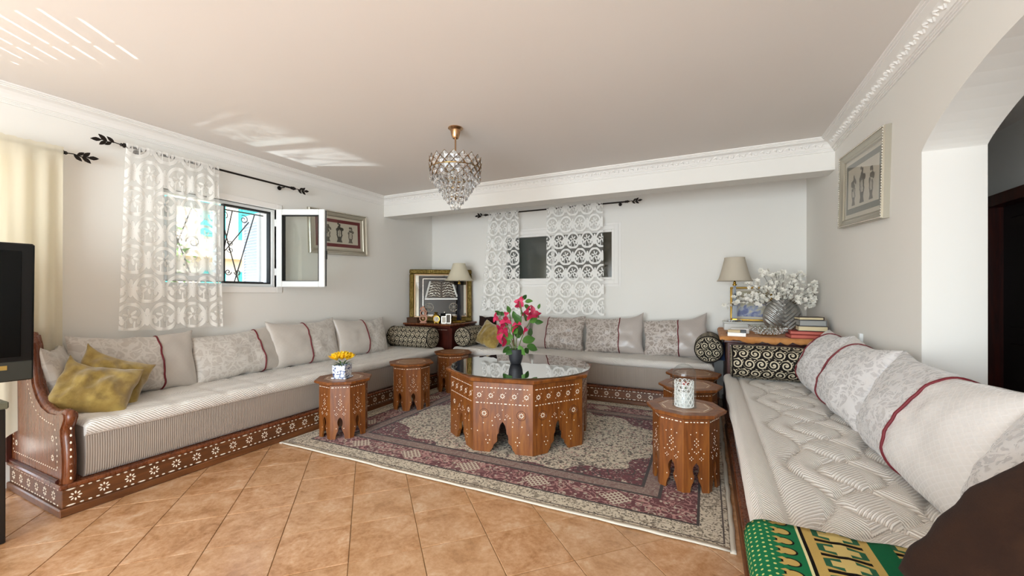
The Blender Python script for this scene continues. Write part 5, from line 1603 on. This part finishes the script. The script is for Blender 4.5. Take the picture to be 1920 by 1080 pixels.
# silver leaf vase with white blossom
SILV = Mat('silver_leaf_glaze', '#9d9b96', 0.36, 0.75).mat
va = tag(empty('leaf_vase', (0.675, 4.82, RZT), radians(0)), 'round silver leaf-shaped vase holding white blossom', 'vase')
va.rotation_euler = (0, 0, radians(10))
m = MB(); VR = 0.168
def vpt(u, v):
    a = 2*pi*u; t = v
    z = 0.335*t; c = (z-0.168)/0.17
    w = VR*sqrt(max(0.02, 1-c*c*0.97)); dp = 0.075*sqrt(max(0.03, 1-c*c*0.96))
    if t > 0.93: w, dp = 0.082, 0.045
    if t < 0.04: w, dp = 0.07, 0.05
    x, y = w*cos(a), dp*sin(a)
    # leaf ribs fan out from the midrib
    rib = 0.010*sin((abs(x)*0.9 - z)*150)*max(0, -sin(a))*(1 if abs(x) > 0.008 else 0) - (0.004 if abs(x) < 0.006 and sin(a) < 0 else 0)
    return (x, y - rib*(-1 if sin(a) > 0 else 1), z)
m.grid(vpt, 96, 56, None, True)
m.obj('vase_body', SILV, va, 60)
MB().tube([(0.084*cos(2*pi*k/24), 0.047*sin(2*pi*k/24), 0.335) for k in range(24)], 0.005, 6, True).obj('rim', SILV, va, 179)
MB().tube([(0.176*cos(-0.5+pi*0.95*k/16), 0.01, 0.168+0.176*sin(-0.5+pi*0.95*k/16)) for k in range(17)], 0.006, 6).obj('leaf_edge', SILV, va, 179)
WHITEF = Mat('white_blossom', '#ebe6da', 0.8); WHITEF.set('Sheen Weight', 0.2); WHITEF = WHITEF.mat
STEM = Mat('brown_twig', '#4a3d28', 0.8).mat
bl = tag(empty('white_blossom_branches', (0.675, 4.82, RZT+0.25)), 'spray of white artificial blossom standing in the silver vase', 'flowers')
def blossom(n=6, r=0.021):
    mm = MB()
    for k in range(n):
        a = 2*pi*k/n
        M = RZ(a) @ RY(radians(-28))
        mm.add([(0, 0, 0), (r*0.6, -r*0.42, 0.003), (r*1.05, 0, 0.0), (r*0.6, r*0.42, 0.003)], [(0, 1, 2, 3)], M)
    for k in range(n-1):
        a = 2*pi*(k+0.5)/n
        mm.add([(0, 0, 0.003), (r*0.4, -r*0.3, 0.006), (r*0.7, 0, 0.006), (r*0.4, r*0.3, 0.006)], [(0, 1, 2, 3)], RZ(a) @ RY(radians(-55)))
    me = mm.data('blossom', fix=False); me.materials.append(WHITEF); return me
BLS = [blossom(6, 0.031), blossom(5, 0.027)]
R = random.Random(11)
nb_ = 0
for b in range(20):
    a = radians(-65 + 130*(b+0.5)/20 + R.uniform(-5, 5)); ydir = R.uniform(-0.55, 0.4)
    L = R.uniform(0.36, 0.50) if abs(a) < 0.8 else R.uniform(0.40, 0.52)
    d = Vector((sin(a)*1.12, ydir*0.6, cos(a))).normalized()
    pts = []
    for k in range(7):
        t = k/6
        p = Vector((sin(a)*0.04, 0, 0.0)).lerp(Vector((0, 0, 0)), 0) + d*L*t + Vector((0, 0, -0.10*t*t*abs(sin(a))*2)) + Vector((R.uniform(-1, 1), R.uniform(-1, 1), R.uniform(-1, 1)))*0.012*t
        p.x = min(p.x, 0.262)
        pts.append(p)
    st = MB().tube(pts, [0.0035*(1-0.6*k/6) for k in range(7)], 5).obj('branch', STEM, bl)
    for k in range(13):
        t = 0.34 + 0.66*(k+R.random()*0.7)/13; q = min(5, int(t*6)); f = t*6-q
        p = Vector(pts[q]).lerp(Vector(pts[min(6, q+1)]), min(1, f)) + Vector((R.uniform(-1, 1), R.uniform(-1, 1), R.uniform(-1, 1)))*0.05
        if p.x > 0.265: p.x = 0.265 - R.random()*0.04
        nb_ += 1
        new_obj('blossom', BLS[k % 2], None, st, T(p) @ RZ(R.uniform(0, 6.3)) @ RX(R.uniform(0.3, 1.9)) @ RZ(R.uniform(0, 6)))
    new_obj('blossom', BLS[0], None, st, T(pts[-1]) @ RX(R.uniform(0.5, 1.8)) @ RZ(R.uniform(0, 6)))

# crystal bowl
bw = tag(MB().lathe([(0.0, 0.0), (0.07, 0.0), (0.075, 0.006), (0.10, 0.025), (0.145, 0.065), (0.165, 0.098), (0.158, 0.100), (0.136, 0.070), (0.09, 0.032), (0.0, 0.012)], 40).obj('crystal_bowl', m_glass('thin_cut_glass', (0.93, 0.94, 0.92, 1), 2.0), None, None), 'cut glass bowl in front of the silver vase', 'bowl')
bw.location = (0.52, 4.52, RZT)
stud = MB().ball((0, 0, 0), 0.011, 0.011, 0.011, 5, 3).data('facet'); stud.materials.append(CRYS)
for row, (r_, z) in enumerate(((0.098, 0.027), (0.118, 0.042), (0.138, 0.060), (0.152, 0.078))):
    for k in range(22):
        a = 2*pi*(k+0.5*(row % 2))/22
        new_obj('facet', stud, None, bw, T((r_*cos(a), r_*sin(a), z)))
# boxes and handset
b1 = tag(empty('card_box', (0.255, 4.35, RZT), radians(-6)), 'small white and beige card box at the cloth corner', 'box')
MB().bbox(-0.075, 0.075, -0.04, 0.04, 0.0, 0.034, 0.002).obj('lower_box', WHITEP, b1); MB().bbox(-0.073, 0.03, -0.038, 0.04, 0.0345, 0.058, 0.002).obj('upper_box', Mat('beige_card', '#c9b48c', 0.7).mat, b1)
MB().bbox(0.032, 0.076, -0.041, 0.02, 0.0345, 0.06, 0.002).obj('black_end', BLK, b1)
ph_ = tag(MB().bbox(-0.075, 0.075, -0.03, 0.03, 0.0, 0.022, 0.007).obj('handset', BLK), 'black handset lying behind the card box', 'phone'); ph_.location = (0.255, 4.53, RZT+0.001); ph_.rotation_euler = (0, 0, 0.2)
wb_ = tag(MB().bbox(-0.08, 0.08, -0.045, 0.045, 0.0, 0.05, 0.004).obj('flat_carton', WHITEP), 'flat white carton between card box and lamp', 'box'); wb_.location = (0.30, 4.68, RZT+0.001)
# books
def bookobj(label, loc, rz, w, d, h, cover, page):
    r = tag(empty('book', loc, rz), label, 'book', 'books stacked on the right corner table')
    MB().bbox(-w/2, w/2, -d/2, d/2, 0.0, 0.005, 0.001).obj('back_cover', cover, r); MB().bbox(-w/2, w/2, -d/2, d/2, h-0.005, h, 0.001).obj('front_cover', cover, r)
    MB().bbox(w/2-0.006, w/2, -d/2, d/2, 0.005, h-0.005, 0.001).obj('spine', cover, r); MB().box(-w/2+0.006, w/2-0.007, -d/2+0.005, d/2-0.005, 0.0052, h-0.0052).obj('pages', page, r)
    return r
REDB = Mat('red_book_cloth', '#8c2a1e', 0.6).mat; GREYB = Mat('grey_book_cloth', '#6f7070', 0.5).mat; DARKB = Mat('dark_book_cloth', '#3a2a24', 0.5).mat
PGC = Mat('cream_pages', '#d8c7a0', 0.8).mat; PGG = Mat('grey_pages', '#9a9a96', 0.7).mat; PGP = Mat('pink_edged_pages', '#c4685a', 0.7).mat
zz = RZT + 0.0005
for lab, x, rz, w, d, h, cv, pgm in (
        ('red book at the bottom of the stack, jutting left', 0.80, 4, 0.27, 0.20, 0.034, REDB, PGP),
        ('second red book up in the stack', 0.805, -3, 0.26, 0.19, 0.030, REDB, PGP),
        ('dark-covered book with cream pages in the middle of the stack', 0.845, -2, 0.22, 0.17, 0.046, DARKB, PGC),
        ('thick grey book near the top of the stack', 0.84, 2, 0.20, 0.16, 0.050, GREYB, PGG),
        ('thin cream book on top of the stack', 0.825, 8, 0.19, 0.14, 0.028, DARKB, PGC)):
    bookobj(lab, (x, 4.44, zz), radians(rz), w, d, h, cv, pgm); zz += h + 0.0006

# ------------------------------------------------------------------ flowering plant on the coffee table
POTB = Mat('matt_black_pot', '#2a2b2f', 0.55).mat
SOIL = Mat('potting_soil', '#2a1c12', 0.95).mat
bp = tag(empty('flower_pot', (-1.578, 3.373, GT_Z)), 'black tapered pot on the glass table top', 'pot')
MB().lathe([(0.0, 0.0), (0.042, 0.0), (0.048, 0.004), (0.062, 0.05), (0.069, 0.11), (0.070, 0.135), (0.066, 0.137), (0.064, 0.12), (0.0, 0.118)], 32).obj('pot_body', POTB, bp, 40)
MB().lathe([(0.0, 0.1185), (0.063, 0.1185), (0.05, 0.124), (0.0, 0.128)], 16).obj('soil', SOIL, bp, 60)
def m_leafy(name, a, b):
    m = Mat(name, rough=0.45, spec=0.4)
    oi = m.node('ShaderNodeObjectInfo'); m.set('Base Color', m.mix(S(m, oi.outputs['Random']), a, b)); return m.mat
GLEAF = m_leafy('green_leaf', '#244a1c', '#4f7a30'); MAG = m_leafy('magenta_bract', '#a3123a', '#c8305a'); GSTEM = Mat('green_stem', '#5b6b3a', 0.6).mat
def leaf_me(l, w, name, mat, bend=0.25):
    m = MB(); n = 6; vs_ = []; fs = []
    for i in range(n+1):
        t = i/n; hw = w/2*sin(pi*min(1, t*0.93+0.06))**0.8*(1-0.25*t)
        z = -bend*l*t*t
        vs_ += [(-hw, l*t, z+hw*0.25), (0, l*t, z), (hw, l*t, z+hw*0.25)]
    for i in range(n):
        a = i*3; fs += [(a, a+1, a+4, a+3), (a+1, a+2, a+5, a+4)]
    me = m.add(vs_, fs).data(name, 60, fix=False); me.materials.append(mat); return me
LEAF_P = leaf_me(0.100, 0.072, 'leaf', GLEAF)
BRACT = leaf_me(0.054, 0.050, 'bract', MAG, 0.45)
pl = tag(empty('bougainvillea_plant', (-1.578, 3.373, GT_Z+0.12)), 'pink flowering bougainvillea with green leaves growing in the black pot', 'plant')
K = 0.00488
camR, camU, camF = Vector((cos(radians(25.6)), sin(radians(25.6)), 0)), Vector((0, 0, 1)), Vector((-sin(radians(25.6)), cos(radians(25.6)), 0))
def plant_pt(px, py, dep=0.0):
    """offset in metres from the pot mouth; px, py in the plant's own front elevation"""
    return camR*((px-967)*K) + camU*((683-py)*K - 0.12) + camF*dep
R = random.Random(5)
stems = [[(967,660),(968,640),(972,615),(978,590),(974,566)], [(966,660),(960,640),(955,618),(945,600),(934,598)], [(970,660),(976,640),(985,618),(998,598),(1008,588)],
         [(964,660),(955,645),(946,632),(938,622)], [(968,660),(962,630),(958,605),(955,586)]]
for k, s_ in enumerate(stems):
    MB().tube([plant_pt(x, y, 0.05*(k-2)*i/4*0.6) for i, (x, y) in enumerate(s_)], 0.0045, 5).obj('stem', GSTEM, pl)
for (x, y, sc, dep) in ((975,566,1.0,0), (972,573,0.8,-0.02), (990,583,1.1,-0.03), (1000,586,1.1,0), (1006,592,0.9,0.03), (995,594,1.0,-0.05), (984,590,0.8,0.02), (930,597,1.0,0.02), (948,602,1.1,-0.04), (943,609,1.0,0.0),
                        (936,618,0.9,-0.02), (946,622,1.0,-0.05), (938,634,1.0,-0.03), (946,640,1.0,0.0), (969,606,0.9,-0.06), (965,616,0.8,-0.05), (985,619,0.9,-0.05), (949,590,0.6,0.03)):
    f = empty('flower'); f.parent = pl; f.matrix_local = T(plant_pt(x, y, dep)) @ RZ(R.uniform(-0.8, 1.2)) @ RX(radians(65)+R.uniform(-0.5, 0.5)) @ RZ(R.uniform(0, 2)) @ Matrix.Scale(sc, 4)
    for q in range(3): new_obj('bract', BRACT, None, f, RZ(q*2*pi/3) @ RX(0.35))
for (x, y, a, sc, dep) in ((980,562,-40,0.6,0), (985,566,-80,0.7,0), (983,573,-120,0.8,0), (978,570,20,0.6,0.02), (980,588,60,0.8,-0.02), (985,602,-20,1.0,-0.05), (975,607,30,1.1,-0.06), (993,604,-60,0.9,-0.03), (1002,603,-100,0.8,0), (1008,596,-40,0.7,0.02),
                           (968,625,30,1.3,-0.07), (975,628,-10,1.4,-0.06), (962,632,80,1.1,-0.05), (980,640,-70,1.3,-0.05), (988,648,-110,1.1,-0.03), (973,648,-150,1.0,-0.04), (958,640,100,1.0,-0.02), (954,650,150,0.9,0.0), (950,613,40,0.7,0.0), (940,590,70,0.7,0.03),
                           (955,588,10,0.7,0.03), (945,592,50,0.6,0.04), (1010,580,-10,0.5,0.03), (966,600,10,0.8,0.04), (990,628,-60,1.0,0.03), (972,636,0,1.2,0.05), (953,628,60,0.9,0.05), (962,655,120,0.8,-0.05), (984,655,-140,0.8,0.04)):
    new_obj('leaf', LEAF_P, None, pl, T(plant_pt(x, y, dep)) @ RZ(radians(25.6)+R.uniform(-0.5, 0.5)) @ RY(radians(-a)) @ RX(radians(70)+R.uniform(-0.3, 0.4)) @ RY(R.uniform(-0.5, 0.5)) @ Matrix.Scale(sc, 4))

# ------------------------------------------------------------------ yellow flowers in a blue and white planter
def m_delft():
    m = Mat('blue_white_porcelain', rough=0.15)
    n = m.noise(m.texco(), 34.0, 2.0, 0.5, 1.4)
    f = m.smooth(0.52, 0.56, n)
    m.set('Base Color', m.mix(f, '#e4e8ee', m.mix(m.smooth(0.6, 0.66, n), '#7482a8', '#27335f'))); return m.mat
DELFT = m_delft()
pt = tag(empty('porcelain_planter', (-2.915, 2.60, ST_Z), radians(18)), 'square blue and white porcelain planter on the front left stool', 'planter')
MB().bbox(-0.068, 0.068, -0.068, 0.068, 0.0, 0.012, 0.003).obj('saucer', DELFT, pt)
m = MB(); lv = [(0.050, 0.0125), (0.054, 0.02), (0.058, 0.06), (0.060, 0.118), (0.054, 0.118), (0.052, 0.100)]
vs_ = []; fs = []
for r_, z in lv: vs_ += [(-r_, -r_, z), (r_, -r_, z), (r_, r_, z), (-r_, r_, z)]
for j in range(len(lv)-1):
    for i in range(4): fs.append((j*4+i, j*4+(i+1) % 4, (j+1)*4+(i+1) % 4, (j+1)*4+i))
fs += [(3, 2, 1, 0), tuple(range(len(lv)*4-4, len(lv)*4))]
m.add(vs_, fs).obj('pot_body', DELFT, pt)
yf = tag(empty('yellow_flowers', (-2.915, 2.60, ST_Z+0.118)), 'bunch of bright yellow artificial flowers in the porcelain planter', 'flowers')
YEL = m_leafy('yellow_petal', '#f4b600', '#ffe13c')
YP = leaf_me(0.074, 0.032, 'petal', YEL, -0.1); YL_ = leaf_me(0.07, 0.018, 'leaf', GLEAF, 0.5)
for k in range(9):
    a = 2*pi*k/8; r_ = 0.055 if k < 8 else 0.0
    c = Vector((r_*cos(a), r_*sin(a), 0.045 + (0.015 if k == 8 else 0.006*(k % 2))))
    f = empty('flower'); f.parent = yf; f.matrix_local = T(c) @ RZ(a) @ RY(radians(24) if k < 8 else 0)
    for q in range(9): new_obj('petal', YP, None, f, RZ(2*pi*q/9) @ RX(radians(38)))
    for q in range(6): new_obj('petal', YP, None, f, RZ(2*pi*(q+0.4)/6) @ RX(radians(66)) @ Matrix.Scale(0.8, 4))
for k in range(16):
    a = 2*pi*k/16; new_obj('leaf', YL_, None, yf, T((0.03*cos(a), 0.03*sin(a), 0.0)) @ RZ(a-pi/2) @ RX(radians(25+20*(k % 2))))

# ------------------------------------------------------------------ glass dome with lace candle holder
gd = tag(empty('glass_dome', (-0.135, 2.925, ST_Z)), 'clear glass dome on the near right stool', 'dome')
DOME = m_glass('thin_dome_glass', (0.96, 0.97, 0.97, 1), 1.1)
pr = [(0.073, 0.001), (0.073, 0.21)] + [(0.073*cos(pi/2*k/10), 0.21+0.073*sin(pi/2*k/10)) for k in range(1, 10)] + [(0.0008, 0.283)]
MB().lathe(pr + [(max(0.0004, a-0.0025), b-0.0015 if b > 0.2 else b) for a, b in pr[::-1]], 40, None, True).obj('bell', DOME, gd, 60)
MB().lathe([(0.071, 0.0), (0.076, 0.0), (0.076, 0.006), (0.071, 0.006)], 40, None, True).obj('rim', DOME, gd)
lh = tag(empty('lace_holder', (-0.135, 2.925, ST_Z+0.0005)), 'white fretwork candle holder under the glass dome', 'candle holder')
m = MB(); hr = 0.058; R = random.Random(4)
cells = []
for row in range(7):
    for k in range(12):
        a = 2*pi*(k+0.5*(row % 2))/12; z = 0.016 + row*0.0235; q = R.uniform(0.010, 0.0142)
        m.tube([(hr*cos(a+q/hr*cos(t)), hr*sin(a+q/hr*cos(t)), z+q*sin(t)) for t in [2*pi*i/10 for i in range(10)]], 0.0026, 4, True)
stuff(m.obj('ring_fretwork', WHITEP, lh))
MB().tube([(hr*cos(2*pi*k/28), hr*sin(2*pi*k/28), 0.004) for k in range(28)], 0.004, 5, True).obj('foot_ring', WHITEP, lh)
MB().lathe([(0.0, 0.0), (0.05, 0.0), (0.05, 0.09), (0.044, 0.10), (0.0, 0.10)], 20, T((0, 0, 0.002))).obj('inner_cup', PALE, lh, 40)
rf_ = tag(empty('red_flower', (-0.128, 2.925, ST_Z+0.135)), 'coral red fabric flower inside the glass dome', 'flower')
CORAL = m_leafy('coral_petal', '#b8302c', '#d8584c'); CP = leaf_me(0.034, 0.030, 'petal', CORAL, -0.2)
for k in range(7): new_obj('petal', CP, None, rf_, RZ(2*pi*k/7) @ RX(radians(30)))
for k in range(5): new_obj('petal', CP, None, rf_, RZ(2*pi*k/5+0.3) @ RX(radians(62)) @ Matrix.Scale(0.8, 4))
MB().tube([(0, 0, -0.034), (0, 0, 0.002)], 0.004, 6).obj('stem', GSTEM, rf_)
